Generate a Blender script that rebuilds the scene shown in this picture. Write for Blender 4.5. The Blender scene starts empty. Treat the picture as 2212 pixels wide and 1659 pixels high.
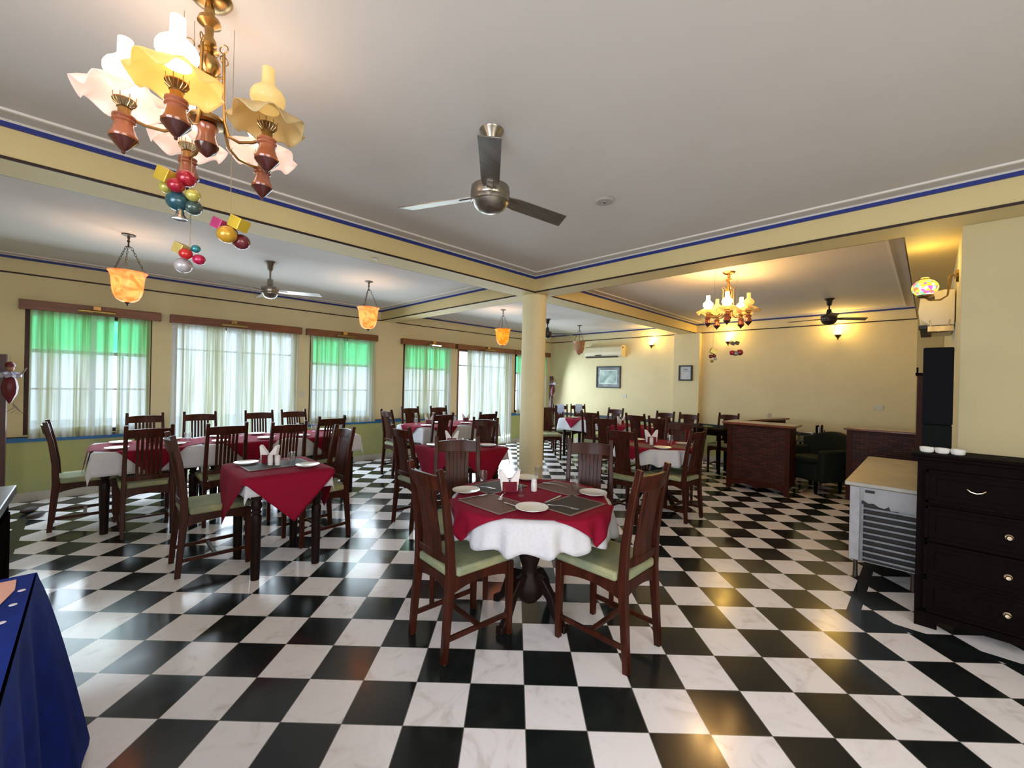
import bpy, bmesh, math, random
from mathutils import Vector, Matrix
random.seed(7)
S = bpy.context.scene
COL = S.collection
R = math.radians
PI = math.pi
sin, cos = math.sin, math.cos

# ------------------------------------------------------------------ materials
MATS = {}
def nt(name):
    m = bpy.data.materials.new(name); m.use_nodes = True
    t = m.node_tree; t.nodes.clear()
    o = t.nodes.new('ShaderNodeOutputMaterial')
    return m, t, o
def N(t, kind, **kw):
    n = t.nodes.new(kind)
    for k, v in kw.items():
        if k == 'inp':
            for a, b in v.items(): n.inputs[a].default_value = b
        else: setattr(n, k, v)
    return n
def c4(c): return (c[0], c[1], c[2], 1.0)
def pbr(name, col, rough=.5, metal=0, var=.12, scale=12, bump=0, spec=.5, stretch=(1, 1, 1), col2=None, coat=0, trans=0, ior=1.45):
    if name in MATS: return MATS[name]
    m, t, o = nt(name)
    b = N(t, 'ShaderNodeBsdfPrincipled')
    b.inputs['Roughness'].default_value = rough
    b.inputs['Metallic'].default_value = metal
    b.inputs['Specular IOR Level'].default_value = spec
    b.inputs['Coat Weight'].default_value = coat
    b.inputs['Coat Roughness'].default_value = .15
    b.inputs['Transmission Weight'].default_value = trans
    b.inputs['IOR'].default_value = ior
    tc = N(t, 'ShaderNodeTexCoord'); mp = N(t, 'ShaderNodeMapping')
    mp.inputs['Scale'].default_value = stretch
    t.links.new(tc.outputs['Object'], mp.inputs['Vector'])
    nz = N(t, 'ShaderNodeTexNoise', inp={'Scale': scale, 'Detail': 5.0, 'Roughness': .6})
    t.links.new(mp.outputs[0], nz.inputs['Vector'])
    r = N(t, 'ShaderNodeValToRGB')
    c2 = col2 or tuple(x * (1 - var) for x in col)
    r.color_ramp.elements[0].position = .35; r.color_ramp.elements[0].color = c4(c2)
    r.color_ramp.elements[1].position = .65; r.color_ramp.elements[1].color = c4(col)
    t.links.new(nz.outputs['Fac'], r.inputs[0]); t.links.new(r.outputs[0], b.inputs['Base Color'])
    if bump:
        bp = N(t, 'ShaderNodeBump', inp={'Strength': bump, 'Distance': .01})
        t.links.new(nz.outputs['Fac'], bp.inputs['Height']); t.links.new(bp.outputs[0], b.inputs['Normal'])
    t.links.new(b.outputs[0], o.inputs[0])
    MATS[name] = m
    return m

def floor_mat():
    m, t, o = nt('checker_marble')
    b = N(t, 'ShaderNodeBsdfPrincipled'); b.inputs['Specular IOR Level'].default_value = .45
    g = N(t, 'ShaderNodeNewGeometry')
    mp = N(t, 'ShaderNodeMapping'); mp.vector_type = 'TEXTURE'
    mp.inputs['Location'].default_value = (1.2801, 1.1546, 0); mp.inputs['Rotation'].default_value = (0, 0, R(-45.43))
    mp.inputs['Scale'].default_value = (.254, .254, .254)
    t.links.new(g.outputs['Position'], mp.inputs['Vector'])
    sx = N(t, 'ShaderNodeSeparateXYZ'); t.links.new(mp.outputs[0], sx.inputs[0])
    def M(op, a, bb=None):
        n = N(t, 'ShaderNodeMath', operation=op)
        for i, v in enumerate((a, bb)):
            if v is None: continue
            if isinstance(v, (int, float)): n.inputs[i].default_value = v
            else: t.links.new(v, n.inputs[i])
        return n.outputs[0]
    fx, fy = M('FLOOR', sx.outputs[0]), M('FLOOR', sx.outputs[1])
    par = M('ABSOLUTE', M('MODULO', M('ADD', fx, fy), 2.0))
    # grout
    def edge(c):
        fr = M('SUBTRACT', c, M('FLOOR', c))
        return M('MINIMUM', fr, M('SUBTRACT', 1.0, fr))
    ed = M('LESS_THAN', M('MINIMUM', edge(sx.outputs[0]), edge(sx.outputs[1])), .0075)
    # per tile tone
    cb = N(t, 'ShaderNodeCombineXYZ'); t.links.new(fx, cb.inputs[0]); t.links.new(fy, cb.inputs[1])
    wn = N(t, 'ShaderNodeTexWhiteNoise'); t.links.new(cb.outputs[0], wn.inputs['Vector'])
    ad = N(t, 'ShaderNodeVectorMath', operation='MULTIPLY_ADD'); t.links.new(wn.outputs['Color'], ad.inputs[0]); ad.inputs[1].default_value = (9, 9, 9); t.links.new(mp.outputs[0], ad.inputs[2])
    nz = N(t, 'ShaderNodeTexNoise', inp={'Scale': 1.3, 'Detail': 6.0, 'Roughness': .6, 'Distortion': 1.4}); t.links.new(ad.outputs[0], nz.inputs['Vector'])
    w = N(t, 'ShaderNodeValToRGB'); e = w.color_ramp.elements
    e[0].position = .3; e[0].color = (.70, .66, .66, 1); e[1].position = .5; e[1].color = (.90, .87, .91, 1)
    x = w.color_ramp.elements.new(.42); x.color = (.86, .83, .86, 1)
    t.links.new(nz.outputs['Fac'], w.inputs[0])
    k = N(t, 'ShaderNodeValToRGB'); e = k.color_ramp.elements
    e[0].position = .3; e[0].color = (.008, .010, .011, 1); e[1].position = .7; e[1].color = (.016, .020, .020, 1)
    t.links.new(nz.outputs['Fac'], k.inputs[0])
    mx = N(t, 'ShaderNodeMix', data_type='RGBA'); t.links.new(par, mx.inputs[0]); t.links.new(w.outputs[0], mx.inputs[6]); t.links.new(k.outputs[0], mx.inputs[7])
    mg = N(t, 'ShaderNodeMix', data_type='RGBA'); t.links.new(ed, mg.inputs[0]); t.links.new(mx.outputs[2], mg.inputs[6]); mg.inputs[7].default_value = (.14, .14, .13, 1)
    # dark inlaid border strips laid square to the walls
    gx = N(t, 'ShaderNodeSeparateXYZ'); t.links.new(g.outputs['Position'], gx.inputs[0])
    X, Y = gx.outputs[0], gx.outputs[1]
    def band(c, lo, hi): return M('MULTIPLY', M('GREATER_THAN', c, lo), M('LESS_THAN', c, hi))
    s1 = M('MULTIPLY', band(X, -.50, -.425), M('LESS_THAN', Y, 6.80))
    s2 = M('MULTIPLY', band(Y, 6.73, 6.80), M('GREATER_THAN', X, -.50))
    s3 = M('MULTIPLY', band(X, 3.44, 3.50), M('LESS_THAN', Y, .36))
    s4 = M('MULTIPLY', band(Y, .29, .36), M('GREATER_THAN', X, 3.44))
    st = M('MAXIMUM', M('MAXIMUM', s1, s2), M('MAXIMUM', s3, s4))
    ms = N(t, 'ShaderNodeMix', data_type='RGBA'); t.links.new(st, ms.inputs[0]); t.links.new(mg.outputs[2], ms.inputs[6]); ms.inputs[7].default_value = (.012, .016, .017, 1)
    t.links.new(ms.outputs[2], b.inputs['Base Color'])
    rn = N(t, 'ShaderNodeTexNoise', inp={'Scale': 2.2, 'Detail': 4.0}); t.links.new(g.outputs['Position'], rn.inputs['Vector'])
    rr = N(t, 'ShaderNodeMapRange', inp={'From Min': .3, 'From Max': .7, 'To Min': .10, 'To Max': .24}); t.links.new(rn.outputs['Fac'], rr.inputs[0])
    t.links.new(rr.outputs[0], b.inputs['Roughness'])
    t.links.new(b.outputs[0], o.inputs[0])
    return m

def cloth_mat(name, col, trans=.0):
    return pbr(name, col, rough=.85, var=.07, scale=60, bump=.15, spec=.2)

def curtain_mat():
    m, t, o = nt('sheer_curtain')
    tc = N(t, 'ShaderNodeNewGeometry'); sp = N(t, 'ShaderNodeSeparateXYZ'); t.links.new(tc.outputs['Position'], sp.inputs[0])
    # doubled cloth: heading tape above z 2.03, hem is a mesh part
    hd = N(t, 'ShaderNodeMath', operation='GREATER_THAN'); t.links.new(sp.outputs[2], hd.inputs[0]); hd.inputs[1].default_value = 2.04
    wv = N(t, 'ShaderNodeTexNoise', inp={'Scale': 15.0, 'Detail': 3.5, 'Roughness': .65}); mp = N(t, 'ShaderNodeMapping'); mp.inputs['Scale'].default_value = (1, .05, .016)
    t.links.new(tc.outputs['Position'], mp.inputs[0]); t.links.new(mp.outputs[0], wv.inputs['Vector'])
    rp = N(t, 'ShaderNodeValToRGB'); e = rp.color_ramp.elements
    e[0].position = .40; e[0].color = (.60, .57, .36, 1); e[1].position = .56; e[1].color = (.95, .96, .92, 1)  # cream-to-white noise streaks paint fold shading into the cloth colour
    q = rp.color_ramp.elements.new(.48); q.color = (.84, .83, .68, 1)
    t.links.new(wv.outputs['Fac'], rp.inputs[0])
    d = N(t, 'ShaderNodeBsdfDiffuse'); tr = N(t, 'ShaderNodeBsdfTranslucent'); tp = N(t, 'ShaderNodeBsdfTransparent')
    t.links.new(rp.outputs[0], d.inputs[0]); t.links.new(rp.outputs[0], tr.inputs[0])
    tp.inputs[0].default_value = (.95, .95, .93, 1)
    a = N(t, 'ShaderNodeMixShader'); a.inputs[0].default_value = .62
    t.links.new(d.outputs[0], a.inputs[1]); t.links.new(tr.outputs[0], a.inputs[2])
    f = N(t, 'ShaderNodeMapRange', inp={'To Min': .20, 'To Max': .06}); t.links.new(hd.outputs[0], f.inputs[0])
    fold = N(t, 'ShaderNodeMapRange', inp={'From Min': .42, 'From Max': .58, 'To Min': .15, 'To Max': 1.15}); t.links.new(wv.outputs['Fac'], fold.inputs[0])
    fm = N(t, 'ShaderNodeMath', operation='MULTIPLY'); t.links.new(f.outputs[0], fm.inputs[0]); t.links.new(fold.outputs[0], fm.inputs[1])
    s = N(t, 'ShaderNodeMixShader'); t.links.new(fm.outputs[0], s.inputs[0])
    t.links.new(a.outputs[0], s.inputs[1]); t.links.new(tp.outputs[0], s.inputs[2])
    t.links.new(s.outputs[0], o.inputs[0])
    return m

def pane_mat(name, col, gloss=.08):
    m, t, o = nt(name)
    tp = N(t, 'ShaderNodeBsdfTransparent'); tp.inputs[0].default_value = c4(col)
    gl = N(t, 'ShaderNodeBsdfGlossy'); gl.inputs['Roughness'].default_value = .05
    nz = N(t, 'ShaderNodeTexNoise', inp={'Scale': 3.0}); 
    mr = N(t, 'ShaderNodeMapRange', inp={'To Min': gloss * .8, 'To Max': gloss * 1.2}); t.links.new(nz.outputs['Fac'], mr.inputs[0])
    s = N(t, 'ShaderNodeMixShader'); t.links.new(mr.outputs[0], s.inputs[0])
    t.links.new(tp.outputs[0], s.inputs[1]); t.links.new(gl.outputs[0], s.inputs[2]); t.links.new(s.outputs[0], o.inputs[0])
    return m

def shade_mat(name, c1, c2, scale=6, trans=.6, emit=0, ecol=(1, .75, .4)):
    """translucent glass / alabaster shade; emit puts a glow into the material"""
    m, t, o = nt(name)
    tc = N(t, 'ShaderNodeTexCoord')
    nz = N(t, 'ShaderNodeTexNoise', inp={'Scale': scale, 'Detail': 4.0, 'Distortion': 1.5}); t.links.new(tc.outputs['Object'], nz.inputs['Vector'])
    rp = N(t, 'ShaderNodeValToRGB'); e = rp.color_ramp.elements
    e[0].position = .4; e[0].color = c4(c2); e[1].position = .58; e[1].color = c4(c1); t.links.new(nz.outputs['Fac'], rp.inputs[0])
    d = N(t, 'ShaderNodeBsdfPrincipled', inp={'Roughness': .25}); tr = N(t, 'ShaderNodeBsdfTranslucent')
    t.links.new(rp.outputs[0], d.inputs['Base Color']); t.links.new(rp.outputs[0], tr.inputs[0])
    a = N(t, 'ShaderNodeMixShader'); a.inputs[0].default_value = trans
    t.links.new(d.outputs[0], a.inputs[1]); t.links.new(tr.outputs[0], a.inputs[2])
    if emit:
        em = N(t, 'ShaderNodeEmission', inp={'Strength': emit}); mm = N(t, 'ShaderNodeMix', data_type='RGBA', blend_type='MULTIPLY'); mm.inputs[0].default_value = 1
        t.links.new(rp.outputs[0], mm.inputs[6]); mm.inputs[7].default_value = c4(ecol); t.links.new(mm.outputs[2], em.inputs[0])
        ad = N(t, 'ShaderNodeAddShader'); t.links.new(a.outputs[0], ad.inputs[0]); t.links.new(em.outputs[0], ad.inputs[1]); t.links.new(ad.outputs[0], o.inputs[0])
    else: t.links.new(a.outputs[0], o.inputs[0])
    return m
def emis(name, col, st):
    m, t, o = nt(name); e = N(t, 'ShaderNodeEmission', inp={'Strength': st}); e.inputs[0].default_value = c4(col); t.links.new(e.outputs[0], o.inputs[0]); return m

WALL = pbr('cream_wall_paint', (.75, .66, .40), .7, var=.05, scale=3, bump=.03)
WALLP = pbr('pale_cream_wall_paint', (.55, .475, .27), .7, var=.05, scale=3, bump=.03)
BEAMP = pbr('cream_beam_paint', (.66, .54, .27), .65, var=.04, scale=3)
CEIL = pbr('white_ceiling_paint', (.61, .58, .545), .8, var=.03, scale=2)
MOULD = pbr('ceiling_moulding_paint', (.74, .70, .66), .6, var=.03, scale=4)
DADO = pbr('green_dado_paint', (.44, .46, .16), .5, var=.18, scale=2.5, col2=(.38, .42, .19))
SKIRT = pbr('stone_skirting', (.50, .47, .40), .4, var=.12, scale=6)
BLUE = pbr('blue_stripe_paint', (.018, .035, .22), .45, var=.1, scale=8)
BLUE2 = pbr('bright_blue_rail_paint', (.02, .16, .42), .4, var=.1, scale=8)
DTRIM = pbr('dark_stripe_paint', (.025, .008, .004), .5, var=.1, scale=8)
WOOD = pbr('red_brown_lacquered_wood', (.066, .015, .007), .34, var=.6, scale=5, stretch=(6, 6, .7), spec=.20, coat=.04)
PELM = pbr('pelmet_wood', (.23, .075, .030), .35, var=.35, scale=6, stretch=(.6, 4, 4), coat=.2)
DARKW = pbr('near_black_wood', (.0055, .0022, .0024), .75, var=.4, scale=6, stretch=(.6, 3, 3), spec=.09)
TLEG = pbr('table_leg_wood', (.016, .007, .006), .5, var=.4, scale=8, spec=.2)
CUSH = pbr('green_seat_fabric', (.37, .37, .20), .85, var=.25, scale=6, bump=.1, col2=(.22, .26, .17), spec=.2)
CAP = pbr('white_plastic_cap', (.75, .73, .72), .5)
WCLOTH = cloth_mat('white_tablecloth', (.61, .61, .65))
RCLOTH = cloth_mat('crimson_overlay_cloth', (.235, .004, .024))
MATG = pbr('grey_woven_placemat', (.075, .062, .058), .7, var=.3, scale=90)
MATB = pbr('brown_woven_placemat', (.17, .085, .065), .7, var=.3, scale=90)
MATK = pbr('dark_woven_placemat', (.040, .028, .020), .7, var=.3, scale=90)
MATE = pbr('placemat_border', (.24, .17, .14), .6, var=.15, scale=60)
PLATE = pbr('white_porcelain', (.84, .82, .78), .18, var=.02, coat=.4)
PAPER = pbr('white_paper', (.86, .82, .82), .7, var=.03)
STEEL = pbr('polished_steel', (.55, .54, .53), .2, metal=1, var=.1)
BRASS = pbr('antique_brass', (.45, .28, .10), .28, metal=1, var=.3, scale=20)
IRON = pbr('dark_bronze', (.10, .075, .06), .4, metal=.7, var=.3)
FANM = pbr('brushed_nickel_fan', (.30, .27, .23), .28, metal=.9, var=.25, scale=5, stretch=(1, 8, 1))
FANK = pbr('dark_bronze_fan', (.05, .04, .035), .3, metal=.6, var=.25, scale=5)
LAMPW = pbr('turned_lamp_wood', (.36, .105, .045), .2, var=.4, scale=10, coat=.6)
LAMPD = pbr('turned_lamp_wood_dark', (.07, .013, .008), .2, var=.4, scale=10, coat=.6)
GLASS = pane_mat('clear_glassware', (.96, .97, .98), .14)
CLEAR = pane_mat('window_glass', (.93, .97, 1.0), .05)
GREENG = pane_mat('green_glass', (.30, .90, .56), .05)
BLACK = pbr('black_textured_panel', (.006, .006, .008), .9, var=.2, scale=40, spec=.15)
BLACKG = pbr('black_lower_panel', (.004, .006, .006), .8, var=.2, scale=40, spec=.15)
ACM = pbr('cream_plastic', (.70, .62, .42), .35, var=.03)
ACD = pbr('dark_vent_plastic', (.03, .025, .02), .5)
GREYM = pbr('worn_grey_metal', (.42, .42, .43), .45, metal=.2, var=.25, scale=7)
GREYD = pbr('dark_grey_louvre', (.24, .25, .26), .35, metal=.5, var=.3, scale=7)
FOIL = pbr('peeling_protective_film', (.50, .50, .52), .35, var=.12, scale=9)
SIDEW = pbr('matt_black_wood', (.006, .004, .004), .9, spec=0)
STONE = pbr('grey_stone_top', (.09, .10, .10), .3, var=.35, scale=14)
BLUEC = pbr('royal_blue_velvet', (.004, .020, .20), .9, var=.35, scale=14, bump=.1, spec=.2)
PEACH = pbr('peach_paper', (.72, .36, .26), .7, var=.05)
GREENF = pbr('dark_green_upholstery', (.008, .014, .008), .9, var=.4, scale=10, bump=.1)
BLACKF = pbr('black_upholstery', (.008, .010, .009), .7, var=.4, scale=10)
REDW = pbr('dark_red_cane_wood', (.055, .011, .005), .42, var=.4, scale=9, spec=.18)
def cane_mat():
    m = pbr('woven_cane_panel', (.022, .005, .004), .45, var=.3, scale=20, spec=.3)
    t = m.node_tree; b = [n for n in t.nodes if n.type == 'BSDF_PRINCIPLED'][0]
    tc = N(t, 'ShaderNodeTexCoord'); mp = N(t, 'ShaderNodeMapping'); mp.inputs['Rotation'].default_value = (0, R(90), 0)
    br = N(t, 'ShaderNodeTexBrick', inp={'Scale': 9.0, 'Mortar Size': .03, 'Mortar Smooth': .3, 'Brick Width': .8, 'Row Height': .22})
    br.inputs['Color1'].default_value = (.085, .018, .010, 1); br.inputs['Color2'].default_value = (.030, .007, .004, 1); br.inputs['Mortar'].default_value = (.003, .0015, .001, 1)
    cx = N(t, 'ShaderNodeSeparateXYZ'); cb = N(t, 'ShaderNodeCombineXYZ')
    t.links.new(tc.outputs['Object'], cx.inputs[0]); t.links.new(cx.outputs[1], cb.inputs[0]); t.links.new(cx.outputs[2], cb.inputs[1])
    t.links.new(cb.outputs[0], br.inputs['Vector']); t.links.new(br.outputs['Color'], b.inputs['Base Color'])
    bp = N(t, 'ShaderNodeBump', inp={'Strength': .4, 'Distance': .006}); t.links.new(br.outputs['Fac'], bp.inputs['Height']); bp.invert = True
    t.links.new(bp.outputs[0], b.inputs['Normal'])
    return m
CANE = cane_mat()
FLOORM = floor_mat()
CURT = curtain_mat()
HEMM = pbr('curtain_hem', (.80, .78, .60), .8, var=.1, scale=30)

# ------------------------------------------------------------------ mesh builder
class MB:
    def __init__(s): s.v = []; s.f = []; s.m = []; s.cur = 0
    def mat(s, i): s.cur = i; return s
    def add(s, vs, fs):
        b = len(s.v); s.v += [tuple(x) for x in vs]
        for f in fs: s.f.append(tuple(b + i for i in f)); s.m.append(s.cur)
        return s
    def box(s, x0, x1, y0, y1, z0, z1, rot=None, piv=None):
        vs = [Vector((x, y, z)) for z in (z0, z1) for y in (y0, y1) for x in (x0, x1)]
        if rot is not None:
            p = Vector(piv) if piv else Vector(((x0 + x1) / 2, (y0 + y1) / 2, (z0 + z1) / 2))
            vs = [rot @ (v - p) + p for v in vs]
        return s.add(vs, [(0, 2, 3, 1), (4, 5, 7, 6), (0, 1, 5, 4), (2, 6, 7, 3), (0, 4, 6, 2), (1, 3, 7, 5)])
    def lathe(s, prof, c=(0, 0, 0), n=20, ax=None, ruf=None):
        M = ax or Matrix.Identity(3); c = Vector(c); vs = []; fs = []
        for k, (r, z) in enumerate(prof):
            for i in range(n):
                a = 2 * PI * i / n; rr, zz = r, z
                if ruf: rr, zz = ruf(k, a, r, z)
                vs.append(M @ Vector((rr * cos(a), rr * sin(a), zz)) + c)
        for k in range(len(prof) - 1):
            for i in range(n):
                j = (i + 1) % n; fs.append((k * n + i, k * n + j, (k + 1) * n + j, (k + 1) * n + i))
        if prof[0][0] > 1e-5 and not ruf: fs.append(tuple(reversed(range(n))))
        if prof[-1][0] > 1e-5 and not ruf: fs.append(tuple(range((len(prof) - 1) * n, len(prof) * n)))
        return s.add(vs, fs)
    def tube(s, pts, rad, n=8, sq=None, up=None):
        P = [Vector(p) for p in pts]; vs = []; fs = []
        prev = None
        for k, p in enumerate(P):
            d = (P[min(k + 1, len(P) - 1)] - P[max(k - 1, 0)]).normalized()
            u = Vector(up) if up else (prev if prev else (Vector((0, 0, 1)) if abs(d.z) < .9 else Vector((1, 0, 0))))
            a = d.cross(u).normalized(); b = a.cross(d).normalized()
            if not up: prev = b
            if sq:
                w, h = (sq[k] if isinstance(sq, list) else sq)
                for sx, sy in ((-1, -1), (1, -1), (1, 1), (-1, 1)): vs.append(p + a * sx * w / 2 + b * sy * h / 2)
            else:
                r = rad[k] if isinstance(rad, (list, tuple)) else rad
                for i in range(n): t = 2 * PI * i / n; vs.append(p + a * r * cos(t) + b * r * sin(t))
        m = 4 if sq else n
        for k in range(len(P) - 1):
            for i in range(m):
                j = (i + 1) % m; fs.append((k * m + i, k * m + j, (k + 1) * m + j, (k + 1) * m + i))
        fs.append(tuple(reversed(range(m)))); fs.append(tuple(range((len(P) - 1) * m, len(P) * m)))
        return s.add(vs, fs)
    def grid(s, fn, nu, nv):
        vs = [fn(i / nu, j / nv) for j in range(nv + 1) for i in range(nu + 1)]
        w = nu + 1
        return s.add(vs, [(j * w + i, j * w + i + 1, (j + 1) * w + i + 1, (j + 1) * w + i) for j in range(nv) for i in range(nu)])
    def prism(s, poly, z0, z1, M=None):
        n = len(poly); vs = [Vector((x, y, z0)) for x, y in poly] + [Vector((x, y, z1)) for x, y in poly]
        if M: vs = [M @ v for v in vs]
        return s.add(vs, [tuple(reversed(range(n))), tuple(range(n, 2 * n))] + [(i, (i + 1) % n, n + (i + 1) % n, n + i) for i in range(n)])
    def ball(s, c, r, n=14, sc=(1, 1, 1)):
        prof = [(max(0, r * sin(PI * k / 8)) , -r * cos(PI * k / 8)) for k in range(9)]
        M = Matrix.Diagonal(Vector(sc)); return s.lathe(prof, c, n, ax=M)
    def build(s, name, mats, parent=None, loc=None, rz=0, bevel=0, solid=0, sub=0, smooth=True, ang=38):
        me = bpy.data.meshes.new(name); me.from_pydata([tuple(v) for v in s.v], [], s.f)
        if not isinstance(mats, (list, tuple)): mats = [mats]
        for m in mats: me.materials.append(m)
        for p, i in zip(me.polygons, s.m): p.material_index = i; p.use_smooth = smooth
        bm = bmesh.new(); bm.from_mesh(me); bmesh.ops.remove_doubles(bm, verts=bm.verts, dist=1e-6)
        if not solid: bmesh.ops.recalc_face_normals(bm, faces=bm.faces)
        bm.to_mesh(me); bm.free()
        if smooth: me.set_sharp_from_angle(angle=R(ang))
        o = bpy.data.objects.new(name, me); COL.objects.link(o)
        if parent is not None: o.parent = parent
        if loc is not None: o.location = loc
        if rz: o.rotation_euler.z = rz
        if solid:
            md = o.modifiers.new('t', 'SOLIDIFY'); md.thickness = solid; md.offset = 1
        if bevel:
            md = o.modifiers.new('b', 'BEVEL'); md.width = bevel; md.segments = 2; md.limit_method = 'ANGLE'; md.angle_limit = R(40)
        if sub:
            md = o.modifiers.new('s', 'SUBSURF'); md.levels = sub; md.render_levels = sub
        return o

def tag(o, label, cat=None, group=None, kind=None):
    if label: o['label'] = label
    if cat: o['category'] = cat
    if group: o['group'] = group
    if kind: o['kind'] = kind
    return o
def thing(name, label, cat, loc=(0, 0, 0), rz=0, group=None):
    o = bpy.data.objects.new(name, None); COL.objects.link(o); o.location = loc; o.rotation_euler.z = rz
    o.empty_display_size = .1
    return tag(o, label, cat, group)
KIDS = {}
def children(o): return [c for c in bpy.data.objects if c.parent == o]
def copy_tree(o, parent=None):
    c = o.copy(); COL.objects.link(c); c.parent = parent
    for ch in children(o): copy_tree(ch, c)
    return c
def struct(mb, name, mats, parent=None, **k):
    o = mb.build(name, mats, parent, **k)
    if parent is None: o['kind'] = 'structure'
    return o

# ------------------------------------------------------------------ camera
M0 = ((0.70663241, -0.70721435, 0.0227706), (0.01445325, -0.0177478, -0.99973803), (0.7074332, 0.7067764, -0.00231963))
cam = bpy.data.cameras.new('camera'); co = bpy.data.objects.new('camera', cam); COL.objects.link(co)
rot = Matrix((M0[0], tuple(-x for x in M0[1]), tuple(-x for x in M0[2]))).transposed()
co.matrix_world = Matrix.Translation((0, 0, 1.4268)) @ rot.to_4x4()
cam.sensor_width = 36; cam.lens = 903.32 / 2212 * 36; cam.clip_start = .02; S.camera = co

# ------------------------------------------------------------------ room shell
YW, XF = 7.03, 8.47            # window wall, far wall
ZS, ZC = 2.49, 2.69            # beam soffit, ceiling
XL, YB = -1.9, -2.4            # unseen left and back walls
struct(MB().box(XL - .1, XF + .2, YB - .1, YW + .25, -.1, 0), 'floor', FLOORM)
struct(MB().box(XL - .1, XF + .2, YB - .1, YW + .2, ZC, ZC + .12), 'ceiling', CEIL)
OPEN = [(-.54, .52, .73, 2.12), (.73, 2.25, .02, 2.12), (2.44, 3.52, .73, 2.12), (4.12, 5.22, .73, 2.12), (5.40, 6.98, .02, 2.12), (7.12, 8.25, .73, 2.12)]
w = MB(); xs = XL
for (a, b, z0, z1) in OPEN:
    w.box(xs, a, YW, YW + .18, 0, ZC); w.box(a, b, YW, YW + .18, z1, ZC)
    if z0 > .1: w.box(a, b, YW, YW + .18, 0, z0)
    else: w.box(a, b, YW, YW + .18, -.02, z0)
    xs = b
w.box(xs, XF + .2, YW, YW + .18, 0, ZC)
struct(w, 'wall_back', WALL, smooth=False)
struct(MB().box(XF, XF + .18, YB, YW, 0, ZC), 'wall_far', WALL, smooth=False)
# left and rear walls behind the camera, each with a real opening for daylight
w = MB(); w.box(XL - .1, XL, YB, -1.2, 0, ZC).box(XL - .1, XL, 1.2, YW, 0, ZC).box(XL - .1, XL, -1.2, 1.2, 0, .8).box(XL - .1, XL, -1.2, 1.2, 2.15, ZC)
struct(w, 'wall_left', WALL, smooth=False)
w = MB(); w.box(XL, -1.0, YB - .1, YB, 0, ZC).box(1.4, 3.9, YB - .1, YB, 0, ZC).box(-1.0, 1.4, YB - .1, YB, 0, .8).box(-1.0, 1.4, YB - .1, YB, 2.15, ZC)
struct(w, 'wall_front', WALL, smooth=False)
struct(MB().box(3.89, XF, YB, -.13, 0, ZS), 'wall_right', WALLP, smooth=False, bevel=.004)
# beams (a cross of two, plus the dropped margin by the right wall)
w = MB(); w.box(XL, XF, 3.30, 3.57, ZS, ZC); struct(w, 'trim_1', BEAMP, smooth=False)
w = MB(); w.box(3.65, 3.92, YB, 3.299, ZS, ZC).box(3.65, 3.92, 3.571, YW, ZS, ZC); struct(w, 'trim_2', BEAMP, smooth=False)
w = MB(); w.box(3.921, XF, YB, .14, ZS, ZC); struct(w, 'trim_3', BEAMP, smooth=False)
# bands of each ceiling bay: thin dark line at the soffit edge, blue line under the ceiling, raised moulding on the ceiling
BAYS = [(XL, 3.65, YB, 3.30), (XL, 3.65, 3.57, YW), (3.92, XF, 3.57, YW), (3.92, XF, .14, 3.30)]
tn = 4
for bi, (a, b, c, d) in enumerate(BAYS):
    def ring(mb, off, th, z0, z1):
        mb.box(a + off, b - off, c + off, c + off + th, z0, z1).box(a + off, b - off, d - off - th, d - off, z0, z1)
        mb.box(a + off, a + off + th, c + off + th, d - off - th, z0, z1).box(b - off - th, b - off, c + off + th, d - off - th, z0, z1)
    for (off, th, z0, z1, mt) in ((0, .008, ZS, ZS + .016, DTRIM), (0, .014, 2.651, 2.676, BLUE), (0, .014, 2.6761, ZC - .001, CEIL), (.125, .02, ZC - .012, ZC, MOULD)):
        mb = MB(); ring(mb, off, th, z0, z1); struct(mb, 'trim_%d' % tn, mt, smooth=False); tn += 1
# column
struct(MB().lathe([(.145, 0), (.145, ZS)], (3.795, 3.435, 0), 48), 'trim_%d' % tn, WALL); tn += 1
# far-wall pier and corner pilaster
struct(MB().box(XF - .10, XF, 3.20, 3.71, 0, ZS), 'trim_%d' % tn, WALL, smooth=False); tn += 1
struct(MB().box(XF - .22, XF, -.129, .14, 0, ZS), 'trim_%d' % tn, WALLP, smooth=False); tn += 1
# dado below z .66 with blue rail, skirting
g = MB(); bl = MB(); sk = MB(); dk = MB()
spans = [(XL, .72), (2.26, 5.39), (6.99, XF)]
for a, b in spans:
    g.box(a, b, YW - .006, YW, .10, .655); bl.box(a, b, YW - .022, YW, .655, .705); sk.box(a, b, YW - .02, YW, 0, .10); dk.box(a, b, YW - .026, YW, .705, .715)
struct(g, 'wall_dado', DADO, smooth=False)
struct(bl, 'trim_%d' % tn, BLUE2, smooth=False); tn += 1
struct(dk, 'trim_%d' % tn, DTRIM, smooth=False); tn += 1
struct(sk, 'baseboard_back', SKIRT, smooth=False)
struct(MB().box(XF - .006, XF, .14, 3.2, .10, .655).box(XF - .006, XF, 3.71, YW - .03, .10, .655), 'wall_far_dado', DADO, smooth=False)
struct(MB().box(XF - .03, XF, .14, 3.2, .655, .715).box(XF - .03, XF, 3.71, YW - .03, .655, .715).box(XF - .13, XF - .1, 3.19, 3.72, .655, .715), 'trim_%d' % tn, pbr('dark_teal_rail', (.015, .03, .05), .4), smooth=False); tn += 1
struct(MB().box(XF - .02, XF, .14, 3.2, 0, .1).box(XF - .02, XF, 3.71, YW - .03, 0, .1), 'baseboard_far', SKIRT, smooth=False)
# ground outside so that the windows look on to a pale terrace
struct(MB().box(-6, 14, YW + .26, 20, -.2, -.1), 'ground_outside', pbr('terrace_stone', (.55, .56, .55), .8))

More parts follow.
